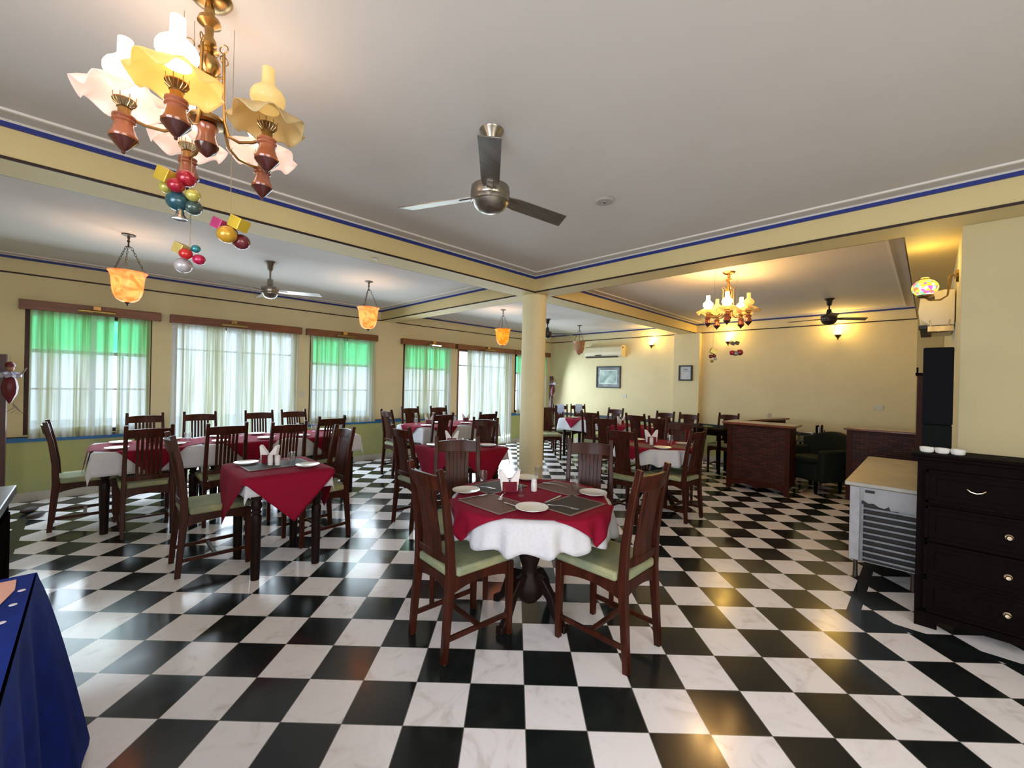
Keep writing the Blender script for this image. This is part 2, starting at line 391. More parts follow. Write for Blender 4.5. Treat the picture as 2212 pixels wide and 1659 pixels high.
# windows and doors
for i, (a, b, z0, z1) in enumerate(OPEN):
    door = z0 < .1
    nm = ('door_%d' if door else 'window_%d') % (i + 1)
    e = bpy.data.objects.new(nm, None); COL.objects.link(e); e['kind'] = 'structure'; e.location = ((a + b) / 2, YW + .09, z0)
    W = (b - a) / 2; H = z1 - z0
    f = MB(); t = .045
    f.box(-W, -W + t, -.09, .05, 0, H).box(W - t, W, -.09, .05, 0, H).box(-W + t, W - t, -.09, .05, H - t, H).box(-W + t, W - t, -.09, .05, 0, t)
    f.build('window_frame', WOOD if not door else PELM, e, smooth=False)
    m = MB(); m.box(-.028, .028, -.02, .03, t, H - t)
    zb = H - .45
    if not door:
        m.box(-W + t, W - t, -.02, .03, zb - .02, zb + .02)
        m.box(-W + t, W - t, -.01, .02, zb - .44, zb - .42)
        for s_ in (-1, 1): m.box(s_ * W / 2 - .01, s_ * W / 2 + .01, -.01, .02, t, zb - .02)
    else:
        m.box(-W + t, W - t, -.01, .02, 1.75, 1.77)
    m.build('muntin', pbr('grey_white_muntin', (.50, .53, .56), .5), e, smooth=False)
    if not door:
        MB().box(-W + t, W - t, .004, .01, zb + .02, H - t).build('green_pane', GREENG, e)
        MB().box(-W + t, W - t, .004, .01, t, zb - .02).build('pane', CLEAR, e)
    else: MB().box(-W + t, W - t, .004, .01, t, H - t).build('pane', CLEAR, e)

# pelmets and picture lights
PEL = [(-.58, .60), (.69, 2.29), (2.37, 3.56), (4.055, 5.265), (5.335, 7.02), (7.04, 8.33)]
PLAB = ['over the leftmost green-topped window', 'over the wide curtained doorway near the left', 'over the window left of the bare wall strip', 'over the window right of the bare wall strip', 'over the curtained doorway left of the round column', 'over the last window, partly behind the round column']
for i, (a, b) in enumerate(PEL):
    mb = MB(); mb.box(a, b, YW - .10, YW - .085, 2.11, 2.215); mb.box(a, a + .015, YW - .085, YW - .001, 2.11, 2.215); mb.box(b - .015, b, YW - .085, YW - .001, 2.11, 2.215); mb.box(a + .015, b - .015, YW - .085, YW - .001, 2.203, 2.215)
    o = mb.build('curtain_pelmet', PELM, bevel=.004); tag(o, 'red-brown wooden curtain pelmet box ' + PLAB[i], 'pelmet', 'curtain pelmets on the window wall')
    if i < 5:
        cx = {0: .02, 1: 1.38, 2: 2.95, 3: 4.72, 4: 6.15}[i]
        e = thing('picture_light', ('lit ' if i == 3 else 'unlit ') + 'brass picture light on the pelmet ' + PLAB[i], 'lamp', (cx, YW - .1, 2.16), group='picture lights on the pelmets')
        MB().box(-.035, .035, -.05, .0, -.01, .05).build('bracket', BRASS, e, bevel=.004)
        MB().lathe([(.004, -.16), (.018, -.155), (.018, .155), (.004, .16)], (0, -.085, -.018), 12, ax=Matrix.Rotation(R(90), 3, 'Y')).build('shade', BRASS, e)
        if i == 3:
            MB().lathe([(.012, -.10), (.012, .10)], (.02, -.09, -.03), 10, ax=Matrix.Rotation(R(90), 3, 'Y')).build('bulb', emis('cool_tube_glow', (1, .97, .85), 9), e)

# curtains
def curtain(x0, x1, z0, folds, label, group, seed, z1=2.13, gather=.0):
    rnd = random.Random(seed); ph = [rnd.uniform(0, 6.28) for _ in range(4)]
    y0 = YW - .052
    def off(u, v):
        k = folds * 2 * PI * u
        a = .55 * sin(k + ph[0]) + .3 * sin(k * 1.63 + ph[1] + v * 1.3) + .25 * sin(k * .47 + ph[2] - v)
        top = max(0., (v - .86) / .14); 
        pin = abs(sin(k * .5 + ph[0])) ** .35
        return .026 * a * (1 - top) + top * (.030 * (1 - pin) * -1.6 + .012)
    def P(u, v):
        g = gather * sin(PI * v) * (u - .5)
        return (x0 + (x1 - x0) * (u - g), y0 + off(u, v), z0 + (z1 - z0) * v)
    n = max(24, int(folds * 14))
    mb = MB().grid(P, n, 14)
    o = mb.build('curtain', CURT, loc=None, ang=180); tag(o, label, 'curtain', group)
    if z0 > .3:
        h = MB().grid(lambda u, v: (P(u, v * .09)[0], P(u, v * .09)[1] - .004, z0 + (z1 - z0) * v * .075), n, 1).build('hem', CURT, o, ang=180)
    return o
G = 'sheer curtains on the window wall'
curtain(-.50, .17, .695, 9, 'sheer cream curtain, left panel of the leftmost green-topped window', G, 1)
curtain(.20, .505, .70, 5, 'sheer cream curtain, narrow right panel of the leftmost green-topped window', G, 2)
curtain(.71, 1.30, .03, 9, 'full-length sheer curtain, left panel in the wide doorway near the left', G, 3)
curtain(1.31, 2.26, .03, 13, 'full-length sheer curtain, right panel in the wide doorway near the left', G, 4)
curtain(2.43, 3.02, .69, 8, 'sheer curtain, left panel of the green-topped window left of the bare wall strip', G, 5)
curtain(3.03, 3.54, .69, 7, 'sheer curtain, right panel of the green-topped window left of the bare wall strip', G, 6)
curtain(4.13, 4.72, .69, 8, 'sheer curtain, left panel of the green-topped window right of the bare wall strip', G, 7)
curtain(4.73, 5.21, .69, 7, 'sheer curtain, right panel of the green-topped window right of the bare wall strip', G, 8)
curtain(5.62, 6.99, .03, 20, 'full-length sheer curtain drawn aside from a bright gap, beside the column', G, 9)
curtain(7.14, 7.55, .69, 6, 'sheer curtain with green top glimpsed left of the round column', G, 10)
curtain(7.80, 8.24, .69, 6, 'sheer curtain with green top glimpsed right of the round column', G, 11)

# ------------------------------------------------------------------ chairs
def leg_poly(side, rear):
    if rear: pts = [(side * .168, -.222, 0), (side * .166, -.205, .22), (side * .163, -.188, .42), (side * .160, -.195, .60), (side * .157, -.222, .80), (side * .155, -.262, .985)]; sq = [(.030, .034), (.032, .040), (.034, .048), (.032, .042), (.030, .036), (.028, .032)]
    else: pts = [(side * .172, .205, 0), (side * .172, .203, .30), (side * .172, .200, .42)]; sq = [(.030, .030), (.036, .036), (.038, .038)]
    return MB().tube(pts, 0, sq=sq, up=(0, 1, 0))
def make_chair(tight=False):
    t = thing('dining_chair', 'dark wood slat-back dining chair', 'chair')
    for s_ in (-1, 1):
        for rear in (1, 0):
            l = leg_poly(s_, rear).build('leg', WOOD, t, bevel=.004)
            y = -.222 if rear else .205
            MB().lathe([(.013, -.001), (.015, .004), (.015, .012)], (s_ * (.168 if rear else .172), y, 0), 10).build('foot_cap', CAP, l)
    # apron with arched underside
    a = MB()
    def arch(p0, p1, th, z0=.345, z1=.425, n=10):
        p0 = Vector(p0); p1 = Vector(p1); d = (p1 - p0); nrm = Vector((-d.y, d.x, 0)).normalized() * th / 2
        vs = []; fs = []
        for i in range(n + 1):
            u = i / n; p = p0 + d * u; zz = z0 + .030 * sin(PI * u) ** .8
            for sg in (-1, 1):
                vs.append((p.x + nrm.x * sg, p.y + nrm.y * sg, zz)); vs.append((p.x + nrm.x * sg, p.y + nrm.y * sg, z1))
        for i in range(n):
            b = i * 4; c = b + 4
            fs += [(b, c, c + 1, b + 1), (b + 2, b + 3, c + 3, c + 2), (b + 1, c + 1, c + 3, b + 3), (b, b + 2, c + 2, c)]
        fs += [(0, 1, 3, 2), (n * 4, n * 4 + 2, n * 4 + 3, n * 4 + 1)]
        a.add(vs, fs)
    arch((-.155, .203, 0), (.155, .203, 0), .022); arch((-.147, -.190, 0), (.147, -.190, 0), .022)
    for s_ in (-1, 1): arch((s_ * .168, .183, 0), (s_ * .163, -.168, 0), .022)
    a.build('seat_frame', WOOD, t)
    st = MB(); 
    for s_ in (-1, 1): st.tube([(s_ * .171, .19, .115), (s_ * .166, -.20, .115)], 0, sq=(.016, .026), up=(0, 0, 1))
    st.tube([(-.168, 0, .115), (.168, 0, .115)], 0, sq=(.026, .016), up=(0, 0, 1))
    st.build('stretcher', WOOD, t, bevel=.002)
    poly = [(-.192, -.160), (-.142, -.165), (-.142, -.205), (.142, -.205), (.142, -.165), (.192, -.160), (.196, .222), (-.196, .222)]
    MB().prism(poly, .426, .474).build('seat_cushion', CUSH, t, bevel=.014)
    def yb(z): return -.222 - .040 * (z - .80) / .185 if z > .8 else -.195 - .027 * (z - .6) / .2 if z > .6 else -.195
    def rail(z0, z1, th, bow, xw):
        mb = MB(); n = 10; vs = []; fs = []
        for i in range(n + 1):
            x = -xw + 2 * xw * i / n; q = -bow * (1 - (x / xw) ** 2)
            for z in (z0, z1):
                for dy in (-th / 2, th / 2): vs.append((x, yb(z) + q + dy, z + (.006 * (1 - (x / xw) ** 2) if z == z1 else 0)))
        for i in range(n):
            b = i * 4; c = b + 4; fs += [(b, c, c + 2, b + 2), (b + 1, b + 3, c + 3, c + 1), (b + 2, c + 2, c + 3, b + 3), (b, b + 1, c + 1, c)]
        fs += [(0, 2, 3, 1), (n * 4, n * 4 + 1, n * 4 + 3, n * 4 + 2)]
        return mb.add(vs, fs)
    rail(.872, .948, .022, .032, .146).build('crest_rail', WOOD, t, bevel=.003)
    rail(.492, .530, .020, .012, .148).build('lower_rail', WOOD, t, bevel=.003)
    for i in range(6):
        x = -.0825 + .033 * i; q = -.028 * (1 - (x / .146) ** 2)
        MB().tube([(x * (.95 if z < .6 or not tight else .95 - .12 * sin(PI * (z - .53) / .36)), yb(z) + q * (.45 + .55 * (z - .53) / .35), z) for z in (.528, .60, .70, .80, .876)], 0, sq=((.0312 if tight else .0215), .011), up=(0, 1, 0)).build('slat', WOOD, t, bevel=(.003 if tight else .002))
    return t
proto = make_chair(True); proto_open = make_chair(False)
def no_caps(o):
    for l in children(o):
        for c in children(l): bpy.data.objects.remove(c)
CH = [  # x, y of the crest centre, facing, height scale, label, group
 (1.24, 1.88, -4, 1.0, 'dining chair with green cushion at the left of the nearest round table', 'A'),
 (2.05, .995, 90, 1.03, 'dining chair with green cushion at the right of the nearest round table', 'A'),
 (1.96, 2.53, 236, 1.03, 'chair behind the nearest round table, left of the cream column', 'A'),
 (2.68, 1.82, 212, 1.03, 'chair behind the nearest round table, right of the cream column', 'A'),
 (.395, 3.88, 0, 1.02, 'chair at the left side of the small crimson-draped square table', 'B'),
 (1.70, 3.93, 186, 1.0, 'chair at the right side of the small crimson-draped square table', 'B'),
 (-.30, 5.70, 0, 1.0, 'chair side-on at the left end of the long window-side row', 'C'),
 (.36, 4.86, 90, 1.0, 'leftmost chair, near side of the long window-side row', 'C'),
 (.92, 4.76, 90, 1.0, 'second chair from left, near side of the long window-side row', 'C'),
 (1.42, 4.60, 90, 1.0, 'third chair from left, near side of the long window-side row', 'C'),
 (2.00, 4.98, 97, 1.01, 'rightmost chair, near side of the long window-side row', 'C'),
 (.43, 6.42, -92, 1.0, 'leftmost chair, window side of the long window-side row', 'C'),
 (.945, 6.42, -95, 1.0, 'second chair from left, window side of the long window-side row', 'C'),
 (1.58, 6.38, -94, 1.0, 'third chair from left, window side of the long window-side row', 'C'),
 (2.01, 6.38, -88, 1.0, 'rightmost chair, window side of the long window-side row', 'C'),
 (2.12, 3.64, 0, 1.0, 'dark chair at the left of the crimson-draped table before the column', 'D'),
 (3.52, 3.97, 212, 1.0, 'slatted chair at the right of the crimson-draped table, just left of the column', 'D'),
 (3.16, 5.86, 0, 1.0, 'reddish chair at the left end of the table row below the bare wall strip', 'E'),
 (3.85, 6.32, -92, 1.0, 'left chair of two, window side of the row below the fourth window', 'E'),
 (4.44, 6.32, -95, 1.0, 'right chair of two, window side of the row below the fourth window', 'E'),
 (3.53, 4.88, 88, 1.0, 'dark chair back in front of the table row below the fourth window', 'E'),
 (4.24, 4.72, 88, 1.0, 'chair back between the slatted chair and the full-length curtain', 'E'),
 (6.45, 5.42, 232, 1.0, 'reddish chair seen just right of the cream column', 'F'),
 (7.30, 5.78, 225, 1.0, 'chair with a pale blue cloth on its back, nearer the column', 'F'),
 (7.80, 5.66, 225, 1.0, 'chair with a pale blue cloth on its back, farther from the column', 'F'),
 (5.98, 4.09, 5, 1.0, 'chair left of the far red table, below the air conditioner', 'G'),
 (7.28, 4.36, 180, 1.0, 'chair beyond the far red table, below the larger framed picture', 'G'),
 (6.02, 3.27, 0, 1.01, 'solid-looking reddish chair back right of the far red table', 'G'),
 (7.28, 3.35, 180, 1.0, 'chair on the wall side left of the small framed certificate', 'G'),
 (5.90, 2.82, 0, 1.0, 'dark chair back right behind the second round table', 'G'),
 (7.28, 2.93, 180, 1.0, 'slatted chair on the wall side below the small framed certificate', 'G'),
 (5.12, 3.25, 18, 1.0, 'dark reddish chair between the near chairs and the far red table', 'G'),
 (5.36, 2.28, 195, 1.0, 'slatted grey-brown chair on the far side of the second round table', 'H'),
 (3.90, 2.27, 0, 1.0, 'chair at the left of the second round table', 'H'),
 (4.55, 1.72, 85, 1.0, 'black-looking chair at the right of the second round table, near the cane counter', 'H'),
 (7.95, 2.50, 180, 1.0, 'chair against the wall just left of the cane-fronted counter', 'G')]
GN = {'A': 'chairs at the nearest round table', 'B': 'chairs at the small square table', 'C': 'chairs along the window-side table row', 'D': 'chairs at the table before the column', 'E': 'chairs at the row below the fourth window', 'F': 'chairs at the far corner table', 'G': 'chairs by the far wall', 'H': 'chairs at the second round table'}
for i, (x, y, fa, hs, lab, gk) in enumerate(CH):
    o = proto if i == 0 else proto_open if i == 6 else copy_tree(proto_open if gk == 'C' else proto)
    if gk in 'EFGH' : no_caps(o)
    d = Vector((cos(R(fa)), sin(R(fa))))
    o.location = (x + d.x * .262, y + d.y * .262, 0); o.rotation_euler.z = R(fa - 90); o.scale = (1, 1, hs)
    o['label'] = 'dark slat-back ' + lab if not lab.startswith(('dark', 'reddish', 'solid', 'slatted', 'black')) else lab
    o['group'] = GN[gk]

# pale blue cloths on the two far chairs
for (x, y, fa, lab) in ((7.30, 5.78, 225, 'nearer the column'), (7.80, 5.66, 225, 'farther from the column')):
    mb = MB()
    def P(u, v):
        s_ = (v - .5) * 2; h = abs(s_)
        return (-.02 + .15 * (u - .5) * (1 + .1 * h), (.028 if s_ > 0 else -.028) * min(1, h * 6) + .006 * sin(u * 19) * h, .012 - h * (.30 if s_ > 0 else .26))
    mb.grid(P, 12, 20)
    d = Vector((cos(R(fa)), sin(R(fa))))
    o = mb.build('folded_cloth', pbr('pale_blue_cotton', (.50, .60, .82), .9, var=.2, scale=20), loc=(x + d.x * -.006, y + d.y * -.006, .965), rz=R(fa - 90), solid=.003, ang=180)
    tag(o, 'pale blue cloth hung over the far chair back ' + lab, 'cloth', 'blue cloths on far chairs')

# ------------------------------------------------------------------ tables and cloths
ZT = .73
def drape(L, R_=None, hx=0, hy=0, top=ZT, L1=False, half=None, n=40, flare=.16, wav=.0, wn=14, off=.0, seed=0, gap=.012, tw=0):
    """cloth over a round (R_) or rectangular (hx,hy) top; square cloth of half side 'half' (aligned) or L1 diamond of radius 'L'"""
    mb = MB(); rnd = random.Random(seed); ph = rnd.uniform(0, 6)
    def pos(x, y):
        if R_:
            r = math.hypot(x, y)
            if r <= R_: return (x, y, top + off)
            d = r - R_; ux, uy = x / r, y / r; a = math.atan2(y, x)
            w_ = wav * (.6 * sin(wn * a + ph) + .4 * sin(wn * 1.7 * a + 2 * ph)) * min(1, d / .12)
            rr = R_ + gap + off + flare * d + w_
            return (ux * rr, uy * rr, top + off - d)
        cx = max(-hx, min(hx, x)); cy = max(-hy, min(hy, y)); dx, dy = x - cx, y - cy; d = math.hypot(dx, dy)
        if d < 1e-6: return (x, y, top + off)
        ux, uy = dx / d, dy / d
        s_ = x if abs(uy) > abs(ux) else y
        w_ = wav * sin(wn * s_ + ph) * min(1, d / .12)
        return (cx + ux * (gap + off + flare * d + w_), cy + uy * (gap + off + flare * d + w_), top + off - d)
    def P(u, v):
        if L1: 
            a, b = (u - .5) * 2 * L, (v - .5) * 2 * L
            x, y = (a - b) / 2, (a + b) / 2; c_, s_ = cos(R(tw)), sin(R(tw))
            return pos(x * c_ - y * s_, x * s_ + y * c_)
        return pos((u - .5) * 2 * half[0], (v - .5) * 2 * half[1])
    return mb.grid(P, n, n)
def round_cloth(R_, drop, top=ZT, flare=.14, wav=.026, wn=17, seed=3):
    mb = MB(); rnd = random.Random(seed); ph = rnd.uniform(0, 6); n = 144
    def P(u, v):
        a = 2 * PI * u; r = v * (R_ + drop)
        if r <= R_: return (r * cos(a), r * sin(a), top + .004)
        d = r - R_; sc = min(1, d / .12)
        w_ = wav * (.6 * sin(wn * a + ph) + .4 * sin(wn * 1.7 * a + 2 * ph)) * sc
        rr = R_ + .012 + flare * d + w_
        zz = top + .004 - d - (.012 * sin(wn * a + ph + 1) * (d / drop) ** 2 if drop else 0)
        return (rr * cos(a), rr * sin(a), zz)
    return mb.grid(P, n, 30)

def square_table(x, y, hx, hy, lab, group, cloth_drop, L, legin=.08, wav=.006):
    t = thing('dining_table', 'square dark wooden dining table under cloths, ' + lab, 'table', (x, y, 0), group=group)
    MB().box(-hx, hx, -hy, hy, ZT - .035, ZT).build('tabletop', TLEG, t, bevel=.004)
    MB().box(-hx + legin, hx - legin, -hy + legin, hy - legin, ZT - .12, ZT - .036).build('apron', TLEG, t)
    for sx in (-1, 1):
        for sy in (-1, 1):
            mb = MB(); c = (sx * (hx - legin), sy * (hy - legin), 0)
            mb.box(c[0] - .03, c[0] + .03, c[1] - .03, c[1] + .03, .56, ZT - .036)
            mb.lathe([(.028, 0), (.030, .06), (.034, .40), (.036, .44), (.026, .46), (.034, .475), (.026, .49), (.036, .51), (.036, .53), (.028, .56)], c, 14)
            mb.build('leg', TLEG, t)
    c = drape(0, None, hx, hy, top=ZT, half=(hx + cloth_drop, hy + cloth_drop), off=.003, wav=wav, wn=16, seed=int(x * 10), flare=.14, gap=.008).build('tablecloth', WCLOTH, loc=(x, y, 0), solid=.0015, ang=180)
    tag(c, 'white tablecloth showing under the crimson cloth, ' + lab, 'tablecloth', group + ' cloths')
    c = drape(L, None, hx, hy, top=ZT, L1=True, off=.007, wav=.004, wn=16, seed=int(x * 10), flare=.15, gap=.024).build('table_overlay', RCLOTH, loc=(x, y, 0), solid=.0015, ang=180)
    tag(c, 'crimson overlay cloth laid diamond-wise, ' + lab, 'tablecloth', group + ' overlays')
    return t

square_table(1.03, 3.60, .275, .325, 'left of centre, standing alone', 'small square table', .125, .66, legin=.07)
A_ = ['left one of the window-side row', 'middle one of the window-side row', 'right one of the window-side row']
for i, cx in enumerate((.40, 1.20, 2.00)): square_table(cx, 5.48, .395, .38, A_[i], 'window-side row', .20, .62)
square_table(2.80, 3.55, .33, .36, 'before the round column', 'column-side table', .12, .70)
square_table(3.80, 5.60, .37, .37, 'left one of the row below the fourth window', 'fourth-window row', .22, .60)
square_table(4.56, 5.60, .37, .37, 'right one of the row below the fourth window', 'fourth-window row', .22, .60)
square_table(7.10, 5.02, .34, .34, 'in the far corner right of the column', 'far corner table', .22, .52)
square_table(6.62, 3.86, .30, .34, 'far table below the larger framed picture', 'far wall tables', .10, .60)
square_table(6.62, 3.12, .30, .34, 'far table below the framed certificate', 'far wall tables', .10, .60)

def round_table(x, y, R_, lab, drop, L, tw=-4):
    t = thing('round_table', 'round pedestal dining table under cloths, ' + lab, 'table', (x, y, 0), group='round pedestal tables')
    MB().lathe([(R_ - .01, ZT - .03), (R_, ZT - .02), (R_, ZT - .005), (R_ - .01, ZT)], (0, 0, 0), 64).build('tabletop', TLEG, t)
    MB().lathe([(.05, .10), (.085, .14), (.09, .20), (.055, .26), (.045, .30), (.07, .38), (.075, .44), (.05, .52), (.045, .56), (.08, .60), (.085, .62), (.06, .64), (.16, .66), (.16, ZT - .031)], (0, 0, 0), 24).build('pedestal', TLEG, t)
    for k in range(4):
        a = R(90 * k + 5)
        pts = [(.04, 0, .24), (.10, 0, .235), (.16, 0, .17), (.20, 0, .075), (.245, 0, .024), (.275, 0, .026)]
        q = [(p[0] * cos(a), p[0] * sin(a), p[2]) for p in pts]
        MB().tube(q, 0, sq=[(.045, .07), (.045, .07), (.042, .055), (.04, .045), (.045, .042), (.05, .05)], up=(0, 0, 1)).build('foot', TLEG, t, bevel=.008)
    c = round_cloth(R_, drop).build('tablecloth', WCLOTH, loc=(x, y, 0), solid=.0015, ang=180); tag(c, 'round white scalloped tablecloth, ' + lab, 'tablecloth', 'round white tablecloths')
    c = drape(L, R_, top=ZT, L1=True, n=64, off=.0085, wav=.026, wn=17, flare=.15, seed=3, gap=.020, tw=tw).build('table_overlay', RCLOTH, loc=(x, y, 0), solid=.0015, ang=180); tag(c, 'crimson diamond overlay cloth, ' + lab, 'tablecloth', 'crimson overlays on round tables')
round_table(1.91, 1.72, .47, 'on the nearest round table in the centre' , .165, .635)
round_table(4.76, 2.30, .46, 'on the second round table near the cane counter', .17, .60)

# ------------------------------------------------------------------ table ware
ZP = ZT + .0125
def mat_piece(x, y, w_, h_, rz, mt, lab, group, z=ZP):
    e = thing('placemat', lab, 'placemat', (x, y, z), rz, group)
    MB().box(-w_ / 2, w_ / 2, -h_ / 2, h_ / 2, 0, .0015).build('border', MATE, e, smooth=False)
    MB().box(-w_ / 2 + .016, w_ / 2 - .016, -h_ / 2 + .016, h_ / 2 - .016, .0016, .0024).build('weave', mt, e, smooth=False)
plate0 = None
def plate(x, y, lab, group, r=.088, z=ZP + .002):
    global plate0
    if plate0 is None:
        prof = [(0, .003), (.045, .003), (.050, .0), (.055, .0), (.058, .003), (.078, .009), (.088, .012), (.088, .0145), (.076, .012), (.056, .007), (0, .0065)]
        plate0 = MB().lathe(prof, (0, 0, 0), 40).build('dinner_plate', PLATE); o = plate0
    else: o = plate0.copy(); COL.objects.link(o)
    o.location = (x, y, z); o.scale = (r / .088,) * 2 + (1,); tag(o, lab, 'plate', group); return o
glass0 = None
def glass(x, y, lab, group, z=ZP + .002, sc=1):
    global glass0
    if glass0 is None:
        glass0 = MB().lathe([(0, .008), (.024, .008), (.028, .07), (.030, .095), (.032, .095), (.0305, .07), (.027, 0), (0, 0)], (0, 0, 0), 24).build('water_glass', GLASS); o = glass0
    else: o = glass0.copy(); COL.objects.link(o)
    o.location = (x, y, z); o.scale = (sc,) * 3; tag(o, lab, 'glass', group)
shk0 = None
def shaker(x, y, lab, group, z=ZP + .002, sc=1):
    global shk0
    if shk0 is None:
        shk0 = thing('salt_shaker', lab, 'shaker')
        MB().lathe([(.016, 0), (.019, .004), (.019, .052), (.017, .058)], (0, 0, 0), 18).build('body', pbr('white_ceramic', (.82, .80, .80), .25), shk0)
        MB().lathe([(.0175, .0585), (.0185, .062), (.017, .074), (.009, .080), (0, .081)], (0, 0, 0), 18).build('lid', pbr('white_shaker_lid', (.78, .76, .78), .4), shk0); o = shk0
    else: o = copy_tree(shk0)
    o.location = (x, y, z); o.scale = (sc,) * 3; tag(o, lab, 'shaker', group)
nh0 = None
def napkins(x, y, rz, lab, group, z=ZP + .002, sc=1.0):
    """small holder with paper napkins folded to two upright points"""
    global nh0
    if nh0 is None:
        nh0 = thing('napkin_holder', lab, 'napkin holder')
        MB().box(-.045, .045, -.022, .022, 0, .006).box(-.045, .045, -.022, -.018, .006, .065).box(-.045, .045, .018, .022, .006, .065).build('rack', pbr('crimson_lacquer', (.16, .008, .02), .3), nh0)
        for s_ in (-1, 1):
            mb = MB()
            for k in range(5):
                y0 = -.016 + k * .0078; sk_ = .004 * k
                poly = [(s_ * .004, .008), (s_ * .050, .008), (s_ * (.064 + sk_ * .4), .128 + sk_ * .5), (s_ * (.052), .135), (s_ * .006, .070)]
                vs = [(px, y0 + .001 * (pz / .13), pz) for px, pz in poly] + [(px, y0 + .005, pz) for px, pz in poly]
                mb.add(vs, [(4, 3, 2, 1, 0), (5, 6, 7, 8, 9)] + [(i, (i + 1) % 5, 5 + (i + 1) % 5, 5 + i) for i in range(5)])
            mb.build('napkin_stack', PAPER, nh0, smooth=False)
        o = nh0
    else: o = copy_tree(nh0)
    o.location = (x, y, z); o.rotation_euler.z = rz; o.scale = (sc,) * 3; tag(o, lab, 'napkin holder', group)
def fork(x, y, rz, lab, z=ZP + .0045):
    mb = MB(); n = 12
    def P(u, v):
        t = u * .18; w_ = .0045 + (.006 * max(0, (t - .115) / .03) if t > .115 else 0); w_ = min(w_, .011)
        if t < .03: w_ = .0045 + .002 * (1 - t / .03)
        return (t - .09, (v - .5) * 2 * w_, .002 + .006 * sin(u * PI) ** 2)
    mb.grid(lambda u, v: P(u * .83, v), 14, 2)
    for k in range(4): 
        yy = -.0088 + k * .0058; mb.box(.058, .090, yy - .0014, yy + .0014, .0015, .0032)
    tag(mb.build('fork', STEEL, loc=(x, y, z), rz=rz, solid=.0012), lab, 'fork', 'cutlery on the nearest round table')
def knife(x, y, rz, lab, z=ZP + .0045, g='cutlery on the nearest round table'):
    poly = [(-.095, -.005), (-.02, -.005), (0, -.006), (.08, -.009), (.098, 0), (.09, .006), (0, .006), (-.02, .005), (-.095, .005)]
    tag(MB().prism(poly, 0, .003).build('knife', STEEL, loc=(x, y, z), rz=rz, bevel=.0008), lab, 'knife', g)

# nearest round table
cx, cy = 1.91, 1.72
g_ = 'placemats on the nearest round table'
mat_piece(cx - .29, cy + .02, .25, .35, 0, MATB, 'brown placemat on the nearest round table before the left chair', g_)
mat_piece(cx + .02, cy - .29, .34, .25, 0, MATK, 'darkest placemat on the nearest round table before the right chair', g_)
mat_piece(cx + .29, cy - .02, .25, .34, 0, MATB, 'brown placemat on the nearest round table before the reddish slatted chair', g_)
mat_piece(cx - .02, cy + .29, .34, .25, 0, MATG, 'grey placemat on the nearest round table at the far left side', g_)
g_ = 'plates on the nearest round table'
plate(1.690, 1.515, 'white plate at the near edge of the nearest round table', g_, .090, ZP + .0035)
plate(1.650, 2.03, 'white plate at the left edge of the nearest round table', g_, .086, ZP + .0035)
plate(2.215, 1.475, 'white plate at the right edge of the nearest round table', g_, .086, ZP + .0035)
plate(2.20, 2.03, 'white plate at the far edge of the nearest round table, behind the napkins', g_, .086, ZP + .0035)
napkins(1.86, 1.86, R(-40), 'holder with two upright points of pinkish white napkins on the nearest round table', 'napkin holders')
g_ = 'glasses on the nearest round table'
glass(1.835, 1.735, 'short glass in the middle of the nearest round table, before the napkins', g_, sc=.72)
glass(1.85, 2.10, 'tall water glass near the left chair side of the nearest round table', g_, sc=.95)
glass(2.20, 1.60, 'water glass beside the right plate of the nearest round table', g_, sc=.95)
glass(2.27, 1.98, 'water glass beside the far plate of the nearest round table', g_, sc=.9)
shaker(1.985, 1.765, 'white salt shaker in the middle of the nearest round table', 'shakers')
fork(1.745, 1.80, R(215), 'fork lying across the brown placemat near the left chair')
knife(1.655, 1.60, R(88), 'knife on the near corner of the brown placemat by the left chair')
knife(1.60, 1.90, R(-10), 'knife beside the left plate of the nearest round table')
fork(1.84, 1.42, R(-70), 'fork on the darkest placemat beside the near plate')
knife(1.93, 1.56, R(10), 'knife along the inner edge of the darkest placemat')
fork(1.78, 2.03, R(-60), 'fork right of the left plate of the nearest round table')
fork(2.20, 1.77, R(100), 'fork on the brown placemat at the right far side')
knife(2.12, 2.05, R(160), 'knife beside the far plate of the nearest round table')

# small square table
ex, ey = 1.03, 3.60
mat_piece(ex + .0, ey + .04, .46, .30, R(2), MATG, 'grey bordered placemat across the small square crimson table', 'grey placemats')
plate(.86, 3.80, 'white plate at the left corner of the small square crimson table', 'plates on the small square table', .085, ZP + .0035)
plate(1.19, 3.42, 'white plate at the right edge of the small square crimson table', 'plates on the small square table', .085, ZP + .0035)
napkins(1.00, 3.72, R(-40), 'holder with two white napkin points on the small square crimson table', 'napkin holders', sc=1.05)
shaker(.985, 3.63, 'left white shaker before the napkins on the small square table', 'shakers')
shaker(1.025, 3.59, 'right white shaker before the napkins on the small square table', 'shakers')
glass(1.13, 3.60, 'water glass right of the napkins on the small square crimson table', 'glasses on the small square table', sc=.95)
glass(1.07, 3.52, 'overturned-looking small glass before the shakers on the small square table', 'glasses on the small square table', sc=.6)

